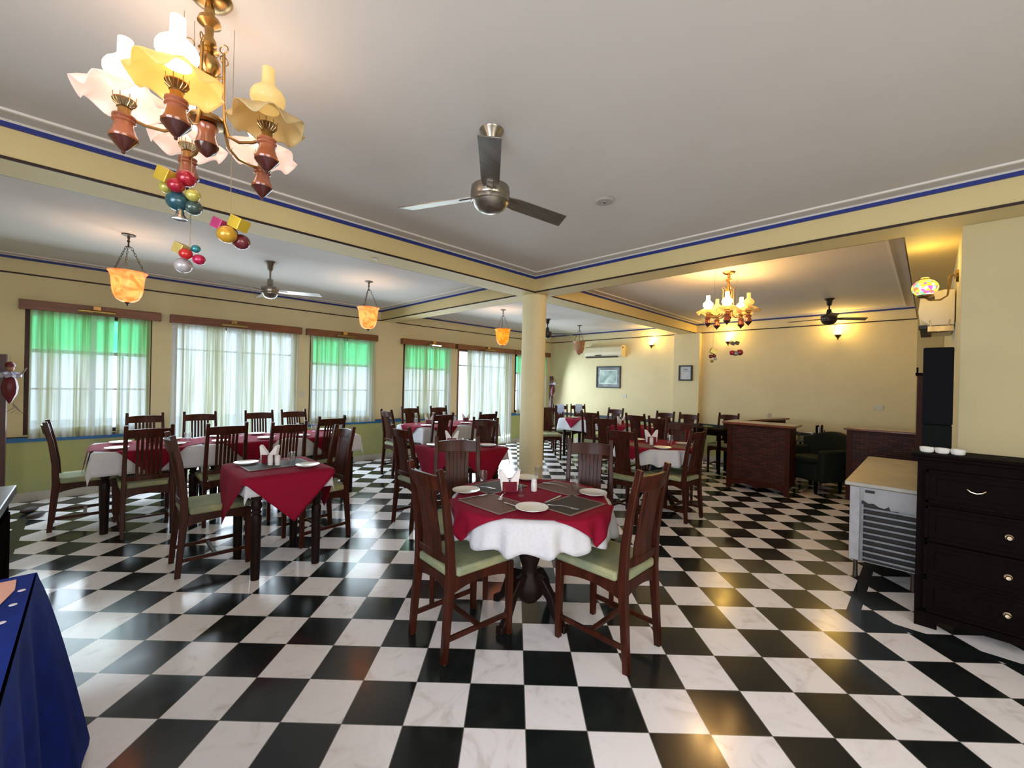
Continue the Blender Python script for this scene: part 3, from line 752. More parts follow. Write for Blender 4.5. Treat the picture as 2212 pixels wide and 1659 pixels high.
# window-side row
lr = ['left', 'middle', 'right']
for i, cx in enumerate((.40, 1.20, 2.00)):
    napkins(cx + (.05 if i == 0 else -.16), 5.50, R(-30), 'white napkins standing on the %s table of the window-side row' % lr[i], 'napkin holders', sc=.95)
    plate(cx - .24, 5.25, 'white plate on the near left of the %s table of the window-side row' % lr[i], 'plates on the window-side row', .085)
    plate(cx + .18, 5.27, 'white plate on the near right of the %s table of the window-side row' % lr[i], 'plates on the window-side row', .085)
    plate(cx - .20, 5.68, 'white plate on the far left of the %s table of the window-side row' % lr[i], 'plates on the window-side row', .085)
    plate(cx + .20, 5.70, 'white plate on the far right of the %s table of the window-side row' % lr[i], 'plates on the window-side row', .085)
    glass(cx + .02, 5.62, 'water glass on the far side of the %s table of the window-side row' % lr[i], 'glasses on the window-side row')
    glass(cx + .30, 5.42, 'water glass on the near side of the %s table of the window-side row' % lr[i], 'glasses on the window-side row')
# table before the column
mat_piece(2.78, 3.50, .42, .30, 0, MATG, 'grey placemat on the crimson table before the column', 'grey placemats')
plate(2.58, 3.72, 'white plate at the left of the crimson table before the column', 'plates on the table before the column')
plate(3.02, 3.36, 'white plate at the right of the crimson table before the column', 'plates on the table before the column')
napkins(2.76, 3.66, R(-40), 'white napkins standing on the crimson table before the column', 'napkin holders', sc=1.1)
glass(2.72, 3.42, 'water glass on the crimson table before the column', 'glasses on the table before the column')
for i, cx in enumerate((3.80, 4.56)):
    s_ = ('left', 'right')[i]
    napkins(cx + .0, 5.66, R(-40), 'napkins standing on the %s table of the row below the fourth window' % s_, 'napkin holders')
    plate(cx - .2, 5.42, 'white plate on the near side of the %s table below the fourth window' % s_, 'plates below the fourth window')
    plate(cx + .2, 5.72, 'white plate on the far side of the %s table below the fourth window' % s_, 'plates below the fourth window')
    glass(cx - .2, 5.72, 'water glass on the far side of the %s table below the fourth window' % s_, 'glasses below the fourth window')
# second round table
plate(4.46, 2.08, 'white plate at the near edge of the second round table', 'plates on the second round table', .095)
plate(4.98, 2.06, 'white plate at the right of the second round table', 'plates on the second round table', .095)
plate(4.86, 2.60, 'white plate at the far left of the second round table', 'plates on the second round table', .095)
napkins(4.76, 2.36, R(-45), 'cream napkins standing on the second round table', 'napkin holders', sc=1.15)
shaker(4.60, 2.28, 'white shaker left of the napkins on the second round table', 'shakers', sc=1.1)
glass(4.84, 2.17, 'tall glass right of the napkins on the second round table', 'glasses on the second round table', sc=1.1)
mat_piece(4.48, 2.34, .24, .34, 0, MATB, 'brown placemat at the left of the second round table', 'placemats on the second round table')
mat_piece(4.80, 2.00, .34, .22, 0, MATB, 'brown placemat at the near right of the second round table', 'placemats on the second round table')
napkins(6.62, 3.86, R(-45), 'napkins standing on the far table below the larger framed picture', 'napkin holders')
shaker(6.50, 3.80, 'white shaker on the far table below the larger framed picture', 'shakers')
plate(6.46, 3.14, 'white plate on the far table below the framed certificate', 'plates on far tables')
plate(6.98, 5.14, 'white plate on the table in the far corner', 'plates on far tables')

# ------------------------------------------------------------------ chandeliers
OPAL = shade_mat('opal_glass_unlit', (.80, .66, .36), (.76, .62, .34), 4, .55)
OPALW = shade_mat('opal_glass_lit_white', (.98, .86, .80), (.96, .84, .78), 4, .6, emit=.20, ecol=(1, .86, .80))
OPALY = shade_mat('opal_glass_lit_amber', (1, .74, .34), (1, .70, .30), 4, .6, emit=.30, ecol=(1, .85, .6))
GLOWW = emis('lit_globe_white', (1, .84, .68), 7.0); GLOWF = emis('lit_globe_far', (1, .60, .20), 62)
GLOWY = emis('lit_globe_amber', (1, .78, .42), 5)
DIMG = shade_mat('opal_globe_dim_glow', (.86, .74, .44), (.84, .72, .42), 4, .6, emit=.15, ecol=(1, .8, .45))  # globe without a lit lamp, faint glow painted into its material
def chandelier(x, y, lab, ang0, lit, zf=2.10, far=False):
    t = thing('chandelier', lab, 'chandelier', (x, y, ZC), group='five-light oil-lamp chandeliers')
    n = 16
    Z = lambda z: z - ZC
    MB().lathe([(.0, Z(2.66)), (.03, Z(2.662)), (.055, Z(2.675)), (.065, Z(2.69))], (0, 0, 0), 24).build('ceiling_rose', BRASS, t)
    MB().lathe([(.010, Z(2.67)), (.016, Z(2.64)), (.010, Z(2.62)), (.030, Z(2.615)), (.034, Z(2.60)), (.014, Z(2.585)), (.012, Z(2.56)), (.020, Z(2.545)), (.022, Z(2.53)), (.012, Z(2.52)), (.030, Z(2.51)), (.014, Z(2.50)), (.026, Z(2.49)), (.034, Z(2.47)), (.034, Z(2.45)), (.020, Z(2.43)), (.034, Z(2.42)), (.012, Z(2.41)), (.012, Z(2.30)), (.05, Z(2.285)), (.055, Z(2.275)), (.05, Z(2.268)), (.012, Z(2.262))], (0, 0, 0), n).build('stem', BRASS, t)
    # hub finial
    MB().lathe([(.028, Z(2.262)), (.032, Z(2.255)), (.026, Z(2.245)), (.026, Z(2.225)), (.032, Z(2.205)), (.034, Z(2.195))], (0, 0, 0), 20).build('hub_body', LAMPW, t)
    MB().lathe([(.034, Z(2.194)), (.026, Z(2.175)), (.008, Z(2.16)), (0, Z(2.155))], (0, 0, 0), 20).build('hub_finial', LAMPD, t)
    for k in range(5):
        a = R(ang0 + 72 * k); ca, sa = cos(a), sin(a)
        arm = [(.052, 2.50), (.054, 2.42), (.056, 2.34), (.060, 2.27), (.075, 2.225), (.110, 2.205), (.155, 2.205), (.185, 2.213)]
        am = MB().tube([(r_ * ca, r_ * sa, Z(z_)) for r_, z_ in arm], .0048, 8)
        am.tube([(r_ * ca, r_ * sa, Z(z_)) for r_, z_ in ((.012, 2.42), (.056, 2.42))], .004, 6)
        rg = [(.052 * ca + .014 * cos(q) * ca, .052 * sa + .014 * cos(q) * sa, Z(2.515) + .014 * sin(q)) for q in [2 * PI * i / 14 for i in range(15)]]
        am.tube(rg, .002, 6)
        am.build('arm', BRASS, t)
        c = (.205 * ca, .205 * sa, Z(zf))
        lt = lit[k]
        body = MB().lathe([(.034, .046), (.036, .052), (.030, .066), (.024, .085), (.024, .094), (.029, .098), (.029, .103), (.025, .106), (.029, .110), (.029, .115), (.020, .119)], c, 20).build('lamp_body', LAMPW, t)
        MB().lathe([(0, .0), (.004, .002), (.005, .010), (.010, .014), (.024, .030), (.036, .045), (.034, .046)], c, 20).build('finial', LAMPD, body)
        gal = MB().lathe([(.016, .118), (.016, .138), (.019, .141), (.015, .145)], c, 16)
        for q in range(16):
            b_ = 2 * PI * q / 16; gal.tube([(c[0] + .015 * cos(b_), c[1] + .015 * sin(b_), c[2] + .145), (c[0] + .027 * cos(b_), c[1] + .027 * sin(b_), c[2] + .156), (c[0] + .029 * cos(b_), c[1] + .029 * sin(b_), c[2] + (.178 if q % 2 else .164))], .0012, 4)
        gal.lathe([(.0275, .162), (.0285, .162), (.0285, .165), (.0275, .165)], c, 20)
        gal.build('gallery', BRASS, body)
        sm = {0: OPAL, 1: OPALW, 2: OPALY, 3: OPALY}[lt]
        prof = [(.034, .218), (.040, .214), (.052, .208), (.070, .199), (.088, .188), (.100, .178), (.108, .168), (.112, .160)]
        def ruf(kk, an, r_, z_):
            f = max(0, (kk - 3) / 4.0); wv = sin(an * 7 + k)
            return r_ * (1 + .08 * f * wv), z_ + .016 * f * wv
        MB().lathe(prof, c, 60, ruf=ruf).build('frilled_shade', sm, t, solid=.002, ang=180)
        # globe and chimney
        gl = [(.034, .2135)] + [(.052 * sin(q), .252 - .040 * cos(q)) for q in [R(d_) for d_ in (42, 60, 80, 100, 120, 140)]] + [(.021, .296), (.019, .305), (.0185, .350)]
        MB().lathe(gl, c, 28).build('globe_chimney', {0: DIMG, 1: GLOWW, 2: GLOWY, 3: GLOWF}[lt], t)
        if lt:
            l = bpy.data.lights.new('lamp_bulb', 'POINT'); l.energy = (.75 if not far else 4.5); l.color = (1, .62, .40) if not far else (1, .56, .20) ; l.shadow_soft_size = .10
            lo = bpy.data.objects.new('bulb_light', l); COL.objects.link(lo); lo.location = (x + c[0], y + c[1], zf + .38)
    return t
ch1 = chandelier(.256, 1.72, 'large brass five-light oil-lamp chandelier hanging nearest the camera, upper left', -119, [2, 0, 1, 1, 1])
ch2 = chandelier(4.885, 1.572, 'smaller-looking brass five-light oil-lamp chandelier above the cane counter', 51, [0, 3, 3, 0, 3], zf=2.085, far=True)

# ------------------------------------------------------------------ baubles hung on threads
def bauble_cluster(x, y, zt, zc, items, lab, group='hanging baubles'):
    t = thing('bauble_cluster', lab, 'ornament', (x, y, zc), group=group)
    MB().tube([(0, 0, .02), (0, 0, zt - zc)], .0012, 6).build('thread', pbr('gold_thread', (.35, .27, .14), .5), t)
    for kind, px, py, pz, s_, col in items:
        mt = pbr('bauble_%d_%d_%d' % tuple(int(c * 100) for c in col), col, .25, metal=.25, var=.25, coat=.5)
        if kind == 'ball': MB().ball((px, py, pz), s_, 18, (1, 1, .92)).build('ball', mt, t)
        elif kind == 'box':
            b = MB().box(px - s_, px + s_, py - s_, py + s_, pz - s_ * .9, pz + s_ * .9, rot=Matrix.Rotation(R(35), 3, 'Z') @ Matrix.Rotation(R(25), 3, 'X')).build('gift_box', mt, t, bevel=.002)
        elif kind == 'bell':
            MB().lathe([(.004, .03), (.010, .026), (.013, .008), (.022, -.004), (.022, -.007), (.018, -.006)], (px, py, pz), 16).build('bell', STEEL, t)
    return t
rgt = Vector((.707, -.707, 0))
def off3(sx, sz, dd=0): v = rgt * sx + Vector((.707, .707, 0)) * dd; return (v.x, v.y, sz)
GOLD = (.70, .50, .05); RED = (.38, .01, .03); TEAL = (.02, .09, .12); SIL = (.42, .40, .42); PINK = (.60, .07, .22); LIME = (.52, .48, .10); ORN = (.62, .34, .03)
bauble_cluster(.204, 1.849, 2.689, 2.06, [('box', *off3(-.028, .045, -.02), .026, GOLD), ('ball', *off3(.028, .045, -.01), .030, RED), ('ball', *off3(.008, .012, -.03), .026, RED), ('ball', *off3(-.050, .018), .022, LIME), ('ball', *off3(.044, -.008), .023, LIME), ('ball', *off3(-.008, -.030), .036, TEAL), ('ball', *off3(.030, -.042, .02), .028, (.05, .09, .08)), ('bell', *off3(0, -.085), .02, SIL)], 'large bauble cluster with teal ball, gold box and bell below the nearest chandelier')
bauble_cluster(.236, 1.875, 2.689, 1.845, [('box', *off3(-.028, .032), .020, (.66, .52, .16)), ('ball', *off3(.022, .034), .015, (.02, .22, .26)), ('ball', *off3(.002, .010, -.02), .021, (.55, .02, .02)), ('ball', *off3(.034, -.004), .020, (.45, .01, .07)), ('ball', *off3(-.022, -.026), .028, SIL)], 'small bauble cluster with red balls and a silver ball, lowest below the nearest chandelier')
bauble_cluster(.345, 1.818, 2.689, 1.955, [('box', *off3(-.036, .026), .021, PINK), ('box', *off3(.032, .030), .024, GOLD), ('ball', *off3(-.012, .004, .02), .024, (.25, .04, .10)), ('ball', *off3(.002, -.016, -.02), .033, ORN), ('ball', *off3(.022, -.026, .03), .030, (.16, .02, .03))], 'bauble cluster with an orange ball and pink box, right of the lowest red cluster')
bauble_cluster(4.184, 1.473, 2.689, 1.735, [('box', *off3(0, .04), .026, GOLD), ('ball', *off3(-.02, -.01), .020, (.20, .01, .02)), ('ball', *off3(.012, -.005), .018, (.16, .01, .02)), ('ball', *off3(.022, -.03), .016, SIL), ('ball', *off3(-.008, -.055), .016, (.25, .18, .04))], 'small bauble cluster hanging against the pier, left of the far chandelier')
bauble_cluster(4.60, 1.40, 2.689, 1.83, [('box', *off3(-.03, .05), .018, (.10, .08, .05)), ('box', *off3(.012, .055), .018, (.12, .08, .03)), ('ball', *off3(-.035, -.045), .028, RED), ('ball', *off3(.0, -.05), .030, (.25, .25, .24)), ('ball', *off3(.04, -.04), .034, (.28, .01, .02))], 'bauble cluster with two dark red balls below the far chandelier')

# ------------------------------------------------------------------ pendant lamps
ALAB = {}
def pendant(x, y, lab, lit, col, e):
    t = thing('pendant_lamp', lab, 'pendant lamp', (x, y, ZC), group='alabaster bowl pendants on chains')
    MB().lathe([(.05, 0), (.05, -.008), (.012, -.02), (.006, -.05), (.014, -.06), (.006, -.07), (.006, -.10), (.020, -.115), (.008, -.12)], (0, 0, 0), 20).build('ceiling_rose', IRON, t)
    for k in range(3):
        a = R(100 + 120 * k); n = 9
        mb = MB()
        for i in range(n):
            u = (i + .5) / n; r_ = .022 + (.118 - .022) * u; z_ = -.115 - .225 * u
            c = Vector((r_ * cos(a), r_ * sin(a), z_)); d = Vector((.096 * cos(a), .096 * sin(a), -.225)).normalized(); s_ = Vector((-sin(a), cos(a), 0)) if i % 2 else d.cross(Vector((-sin(a), cos(a), 0)))
            mb.tube([c + d * .018 * cos(q) + s_ * .007 * sin(q) for q in [2 * PI * j / 10 for j in range(11)]], .002, 5)
        mb.tube([(.010 * cos(a), .010 * sin(a), -.112), (.026 * cos(a), .026 * sin(a), -.112)], .003, 6)
        mb.build('chain', IRON, t)
    key = (lit, col)
    if key not in ALAB: ALAB[key] = shade_mat('alabaster_%d' % len(ALAB), col, (col[0] * .92, col[1] * .62, col[2] * .45), 7, .65, emit=(.22 if lit else .0), ecol=(1, .80, .55) if lit else (1, 1, 1))
    MB().lathe([(.142, -.340), (.134, -.348), (.124, -.365), (.116, -.400), (.112, -.45), (.108, -.50), (.098, -.545), (.078, -.585), (.050, -.605), (.012, -.615)], (0, 0, 0), 40, ruf=lambda k, a, r_, z_: (r_, z_)).build('bowl', ALAB[key], t, solid=.003, ang=180)
    MB().lathe([(.020, -.613), (.022, -.620), (.008, -.630), (.004, -.642), (0, -.645)], (0, 0, 0), 14).build('finial', IRON, t)
    if lit:
        l = bpy.data.lights.new('pendant_bulb', 'POINT'); l.energy = e; l.color = (1, .72, .45); l.shadow_soft_size = .03
        lo = bpy.data.objects.new('bulb_light', l); COL.objects.link(lo); lo.location = (x, y, ZC - .44)
pendant(.207, 5.153, 'nearest glowing alabaster bowl pendant, over the left end of the window-side row', True, (1, .72, .42), 5)
pendant(2.484, 5.122, 'glowing alabaster bowl pendant right of the left ceiling fan', True, (1, .74, .40), 5)
pendant(4.985, 5.237, 'deep yellow glowing bowl pendant just left of the column', True, (1, .62, .12), 7)
pendant(7.324, 5.316, 'unlit alabaster bowl pendant right of the column', False, (.70, .55, .38), 0)

# ------------------------------------------------------------------ ceiling fans
def fan(x, y, zh, angs, mt, lab, rr=.50, hub=.10):
    t = thing('ceiling_fan', lab, 'fan', (x, y, ZC), group='three-bladed ceiling fans')
    h = zh - ZC
    MB().lathe([(.062, 0), (.060, -.006), (.036, -.03), (.028, -.085), (.014, -.10)], (0, 0, 0), 24).build('canopy', mt, t)
    MB().lathe([(.010, -.09), (.010, h + .075)], (0, 0, 0), 12).build('downrod', mt, t)
    MB().lathe([(.014, h + .13), (.026, h + .125), (.034, h + .07), (hub * .55, h + .055), (hub * .97, h + .040), (hub, h + .02), (hub, h - .010), (hub * .97, h - .016), (hub * .99, h - .020), (hub * .96, h - .035), (hub * .93, h - .037), (hub * .90, h - .042), (hub * .80, h - .060), (hub * .55, h - .078), (hub * .2, h - .088), (.004, h - .090)], (0, 0, 0), 40).build('motor_housing', mt, t)
    for a in angs:
        M = Matrix.Rotation(R(a), 3, 'Z') @ Matrix.Rotation(R(-13), 3, 'X')
        b = MB(); poly = [(hub * .9, -.035), (.16, -.045), (rr - .03, -.052), (rr, .045), (.17, .045), (hub * .9, .030)]
        b.prism(poly, -.0025, .0025, M)
        b.prism([(hub * .7, -.018), (.17, -.014), (.17, .014), (hub * .7, .018)], -.007, .0, M)
        o = b.build('blade', mt, t, bevel=.001); 
        for v in o.data.vertices: v.co.z += h
    return t
fan(1.395, 1.579, 2.365, [-132, 114, -7], FANM, 'brushed nickel ceiling fan nearest the camera, centre of the picture', .52, .098)
fan(1.351, 5.126, 2.375, [197, -23, 87], FANM, 'ceiling fan with chrome hub over the window-side row at left', .52, .085)
fan(7.163, 1.002, 2.415, [82, -50, 196], FANK, 'dark bronze ceiling fan by the far right wall', .50, .095)
fan(6.25, 5.30, 2.40, [-45, 75, 195], FANK, 'dark ceiling fan partly hidden behind the column', .50, .085)
o = MB().lathe([(.0, -.012), (.012, -.012), (.013, -.009), (.055, -.010), (.062, 0)], (2.46, 1.60, ZC), 32).mat(1).lathe([(.0, -.013), (.010, -.0125)], (2.46, 1.60, ZC), 12).build('ceiling_cover', [pbr('off_white_plastic', (.40, .38, .35), .5), ACD]); tag(o, 'round off-white cover plate with dark centre on the ceiling right of the fan', 'cover plate')
o = MB().box(-.03, .03, -.008, .008, -.006, -.001, rot=Matrix.Rotation(R(25), 3, 'Z')).box(-.008, .008, -.02, .02, -.008, -.002).build('tape_scrap', PAPER, loc=(1.73, 3.46, ZS)); tag(o, 'scrap of white tape stuck under the long beam', 'tape')

# ------------------------------------------------------------------ far wall fittings
def split_ac(loc, rz, lab, w=.98):
    t = thing('air_conditioner', lab, 'air conditioner', loc, rz, 'split air conditioners')
    prof = [(0, 0), (0, .27), (.06, .275), (.15, .262), (.19, .225), (.20, .12), (.185, .05), (.13, .0)]
    n = len(prof); vs = [(-w / 2, -p[0], p[1]) for p in prof] + [(w / 2, -p[0], p[1]) for p in prof]
    MB().add(vs, [tuple(range(n)), tuple(reversed(range(n, 2 * n)))] + [(i, n + i, n + (i + 1) % n, (i + 1) % n) for i in range(n)]).build('body', ACM, t, bevel=.006)
    MB().box(-w / 2 + .03, w / 2 - .12, -.192, -.125, -.006, .022).build('air_outlet', ACD, t)
    MB().box(-w / 2 + .30, -w / 2 + .46, -.204, -.198, .035, .055).build('display_strip', ACD, t)
    MB().box(w / 2 - .015, w / 2 + .004, -.15, -.11, .20, .23).build('end_badge', ACD, t)
    return t
split_ac((XF - .005, 5.35, 2.065), R(-90), 'cream split air conditioner on the far wall above the larger framed picture')
split_ac((5.05, -.125, 1.945), R(180), 'cream split air conditioner seen end-on beside the mosaic lamp', w=.9)
bk = MB(); bk.box(4.58, 4.70, -.12, .02, 1.90, 1.94).tube([(4.60, -.10, 1.99), (4.60, -.09, 1.92), (4.60, -.04, 1.90), (4.60, .0, 1.93), (4.60, .01, 1.99)], .004, 6)
tag(bk.build('wall_bracket', BRASS), 'brass-coloured bracket and looped pipe under the end-on air conditioner', 'bracket')
def picture(loc, w_, h_, lab, kind):
    t = thing('framed_picture', lab, 'picture', loc, 0, None)
    f = .028; fr = MB(); D = .025
    for (a, b, c, d) in ((-w_ / 2, w_ / 2, h_ / 2 - f, h_ / 2), (-w_ / 2, w_ / 2, -h_ / 2, -h_ / 2 + f), (-w_ / 2, -w_ / 2 + f, -h_ / 2 + f, h_ / 2 - f), (w_ / 2 - f, w_ / 2, -h_ / 2 + f, h_ / 2 - f)): fr.box(-D, 0, a, b, c, d)
    fr.build('frame', pbr('black_picture_frame', (.012, .016, .014), .35), t, bevel=.003)
    if kind == 'photo':
        MB().box(-.008, -.002, -w_ / 2 + f, w_ / 2 - f, -h_ / 2 + f, h_ / 2 - f).build('mount', pbr('grey_mount', (.22, .23, .23), .25, var=.6, scale=7), t)
        MB().box(-.010, -.0081, -w_ / 2 + .085, w_ / 2 - .085, -h_ / 2 + .09, h_ / 2 - .09).build('inner_border', pbr('pale_green_border', (.62, .75, .68), .3), t)
        MB().box(-.011, -.0101, -w_ / 2 + .10, w_ / 2 - .10, -h_ / 2 + .105, h_ / 2 - .105).build('print', pbr('green_grey_print', (.50, .62, .56), .3, scale=6, col2=(.12, .20, .17)), t)
    else:
        MB().box(-.008, -.002, -w_ / 2 + f, w_ / 2 - f, -h_ / 2 + f, h_ / 2 - f).build('sheet', pbr('certificate_paper', (.58, .60, .62), .4), t)
        m_ = MB(); m_.box(-.0092, -.0081, -.04, .04, .06, .085).box(-.0092, -.0081, -.085, .085, .038, .046); m_.build('heading', pbr('grey_print', (.22, .24, .26), .5), t)
picture((XF - .001, 5.295, 1.615), .64, .505, 'larger black-framed picture with pale print below the air conditioner', 'photo')
picture((XF - .101, 3.46, 1.705), .27, .31, 'small black-framed certificate on the pier', 'cert')
SCG = {'a': emis('sconce_globe_lit', (1, .78, .36), 5)}
def sconce(loc, lab, ax=(-1, 0)):
    t = thing('wall_sconce', lab, 'wall lamp', loc, 0, 'small crystal wall sconces')
    MB().lathe([(0, -.075), (.006, -.07), (.008, -.05), (.03, -.02), (.045, .0), (.05, .012), (.040, .010), (.01, -.01)], (-.10, 0, 0), 18).build('cup', BRASS, t)
    MB().tube([(-.004, 0, .02), (-.05, 0, .0), (-.08, 0, -.04), (-.10, 0, -.05)], .005, 6).lathe([(.03, -.004), (.03, .002)], (-.002, 0, .02), 16, ax=Matrix.Rotation(R(90), 3, 'Y')).build('bracket', BRASS, t)
    g = MB().ball((-.10, 0, .055), .046, 8).build('glass_globe', SCG['a'], t, smooth=False)
    pr = MB()
    for i in range(8):
        a = 2 * PI * i / 8; pr.add([(-.10 + .052 * cos(a), .052 * sin(a), -.012 + .03), (-.10 + .058 * cos(a), .058 * sin(a), .0), (-.10 + .050 * cos(a), .050 * sin(a), -.03), (-.10 + .044 * cos(a), .044 * sin(a), .0)], [(0, 1, 2, 3)])
    pr.build('crystal_drop', GLASS, t, solid=.003)
    l = bpy.data.lights.new('sconce_bulb', 'POINT'); l.energy = 13; l.color = (1, .60, .13); l.shadow_soft_size = .10
    lo = bpy.data.objects.new('sconce_light', l); COL.objects.link(lo); lo.location = (loc[0] - .10, loc[1], loc[2] + .16)
sconce((XF - .002, 4.20, 2.29), 'lit crystal sconce on the far wall right of the air conditioner')
sconce((XF - .002, 2.68, 2.28), 'lit crystal sconce below the far chandelier, by the bauble cluster')
sconce((XF - .002, 1.05, 2.30), 'lit crystal sconce on the far wall below the dark bronze fan')
# mosaic lamp on the right wall
def mosaic():
    m, t, o = nt('mosaic_glass')
    tc = N(t, 'ShaderNodeTexCoord'); v = N(t, 'ShaderNodeTexVoronoi', inp={'Scale': 58.0}); t.links.new(tc.outputs['Object'], v.inputs['Vector'])
    h = N(t, 'ShaderNodeValToRGB'); e = h.color_ramp.elements; h.color_ramp.interpolation = 'CONSTANT'
    e[0].color = (1, .75, .08, 1); e[1].position = .45; e[1].color = (1, .25, .10, 1)
    for p_, c_ in ((.58, (1, .85, .3)), (.72, (.75, .15, .55)), (.82, (.25, .9, .5)), (.9, (.9, .9, 1))): q = h.color_ramp.elements.new(p_); q.color = c4(c_)
    sp = N(t, 'ShaderNodeSeparateColor'); t.links.new(v.outputs['Color'], sp.inputs[0]); t.links.new(sp.outputs[0], h.inputs[0])
    em = N(t, 'ShaderNodeEmission', inp={'Strength': 1.5}); t.links.new(h.outputs[0], em.inputs[0]); t.links.new(em.outputs[0], o.inputs[0]); return m
t = thing('mosaic_wall_lamp', 'glowing multicoloured mosaic glass globe lamp on a curved wall arm', 'wall lamp', (4.28, .038, 2.19))
MB().ball((0, 0, 0), .074, 24, (1, 1, .85)).build('mosaic_globe', mosaic(), t)
MB().lathe([(.02, -.075), (.045, -.066), (.050, -.055), (.03, -.06)], (0, 0, 0), 18).build('lower_cap', BRASS, t); MB().lathe([(.02, .055), (.03, .066), (.018, .075)], (0, 0, 0), 18).build('upper_cap', BRASS, t)
MB().tube([(0, 0, -.07), (.0, -.03, -.095), (0, -.08, -.098), (0, -.115, -.07), (0, -.122, -.01), (0, -.118, .04), (0, -.125, .07), (0, -.155, .07)], .006, 8).lathe([(.045, -.01), (.04, .004), (.015, .012)], (0, -.158, .06), 18, ax=Matrix.Rotation(R(-90), 3, 'X')).build('arm', BRASS, t)
l = bpy.data.lights.new('mosaic_bulb', 'POINT'); l.energy = 3.4; l.color = (1, .66, .16); l.shadow_soft_size = .10
lo = bpy.data.objects.new('mosaic_light', l); COL.objects.link(lo); lo.location = (4.28, .04, 2.33)
# conduit and switches
tag(MB().box(4.30, 4.31, -.129, -.120, 1.72, 1.93).build('wire_conduit', ACM), 'thin cream cable conduit running down from the end-on air conditioner', 'conduit')
def switch(loc, lab, far=True):
    mb = MB()
    if far: mb.box(-.008, 0, -.055, .055, -.04, .04).box(-.011, -.008, -.03, -.005, -.018, .018).box(-.011, -.008, .005, .03, -.018, .018)
    else: mb.box(-.035, .035, -.008, 0, -.05, .05).box(-.012, .012, -.012, -.008, -.02, .02)
    tag(mb.build('switch_plate', pbr('ivory_switch', (.66, .64, .54), .4), loc=loc, bevel=.002), lab, 'switch plate')
switch((XF, 4.87, 1.19), 'small ivory switch plate on the far wall below the larger picture')
switch((XF, .55, 1.185), 'ivory switch plate on the far wall right of the cane counters')
switch((2.34, YW, 1.17), 'small switch plate between the wide doorway and the third window', False)

# ------------------------------------------------------------------ right side furniture
t = thing('chest_of_drawers', 'tall near-black wooden chest of drawers at the right edge', 'chest', (3.6, 0, 0))
X0, X1, Ya, Yb, H = 0, .285, .045, -.95, 1.055
b = MB(); b.box(X0 + .01, X1, Yb, Ya, .09, H - .04); b.build('carcass', DARKW, t, bevel=.004)
MB().box(X0 - .012, X1, Yb - .02, Ya + .018, H - .04, H - .018).box(X0 - .028, X1, Yb - .03, Ya + .03, H - .018, H).build('top', DARKW, t, bevel=.005)
pl = MB(); n = 12
pl.box(X0, X0 + .02, Yb, Yb + .1, 0, .09).box(X0, X0 + .02, Ya - .1, Ya, 0, .09).box(X0, X0 + .02, Yb + .1, Ya - .1, .05, .09).box(X1 - .03, X1, Ya - .03, Ya, 0, .09).box(X1 - .03, X1, Yb, Yb + .03, 0, .09); pl.build('plinth', DARKW, t)
def drawer(y0, y1, z0, z1, pulls, kind):
    d = MB(); d.box(X0 - .006, X0 + .012, y0, y1, z0, z1); fr = .03
    d.box(X0 - .014, X0 - .006, y0, y1, z0, z0 + .018).box(X0 - .014, X0 - .006, y0, y1, z1 - .018, z1).box(X0 - .014, X0 - .006, y0, y0 + .018, z0, z1).box(X0 - .014, X0 - .006, y1 - .018, y1, z0, z1)
    d.box(X0 - .011, X0 - .006, y0 + .05, y1 - .05, z0 + .05, z1 - .05)
    o = d.build('drawer', DARKW, t, bevel=.003)
    for py in pulls:
        zc = (z0 + z1) / 2
        h = MB()
        if kind: h.tube([(X0 - .016, py + s_ * .032, zc + .006 - .014 * (1 - abs(s_)) ** .5) if abs(s_) < 1 else (X0 - .010, py + s_ * .036, zc + .010) for s_ in (-1, -.7, -.35, 0, .35, .7, 1)], .0045, 8)
        else: h.lathe([(.014, -.004), (.017, .0), (.012, .003), (.006, .010), (.014, .016), (.010, .022), (0, .023)], (X0 - .013, py, zc), 14, ax=Matrix.Rotation(R(-90), 3, 'Y'))
        h.build('drawer_pull', pbr('aged_brass_pull', (.62, .50, .34), .25, metal=1), o)
drawer(-.44, .01, .76, .96, [-.2], 1); drawer(-.92, -.47, .76, .96, [-.695], 1)
for z0 in (.53, .31, .10): drawer(-.92, .01, z0, z0 + .21, [-.325, -.60], 0)
for i, yy in enumerate((.006, -.062, -.130)):
    o = MB().lathe([(0, .0), (.022, 0), (.030, .006), (.033, .02), (.034, .034), (.031, .034), (.029, .018), (.018, .006), (0, .005)], (3.665, yy * .97, H), 24).build('small_bowl', PLATE)
    tag(o, ['leftmost', 'middle', 'rightmost'][i] + ' of three small white bowls on the dark chest of drawers', 'bowl', 'white bowls on the chest')
t = thing('loudspeaker', 'tall slim black loudspeaker standing on the dark chest against the wall end', 'loudspeaker', (3.775, -.035, H))
MB().box(-.05, .05, -.066, .066, 0, .17).build('lower_panel', BLACKG, t, bevel=.006)
MB().box(-.055, .05, -.068, .068, .172, .655).build('grille', BLACK, t, bevel=.008)
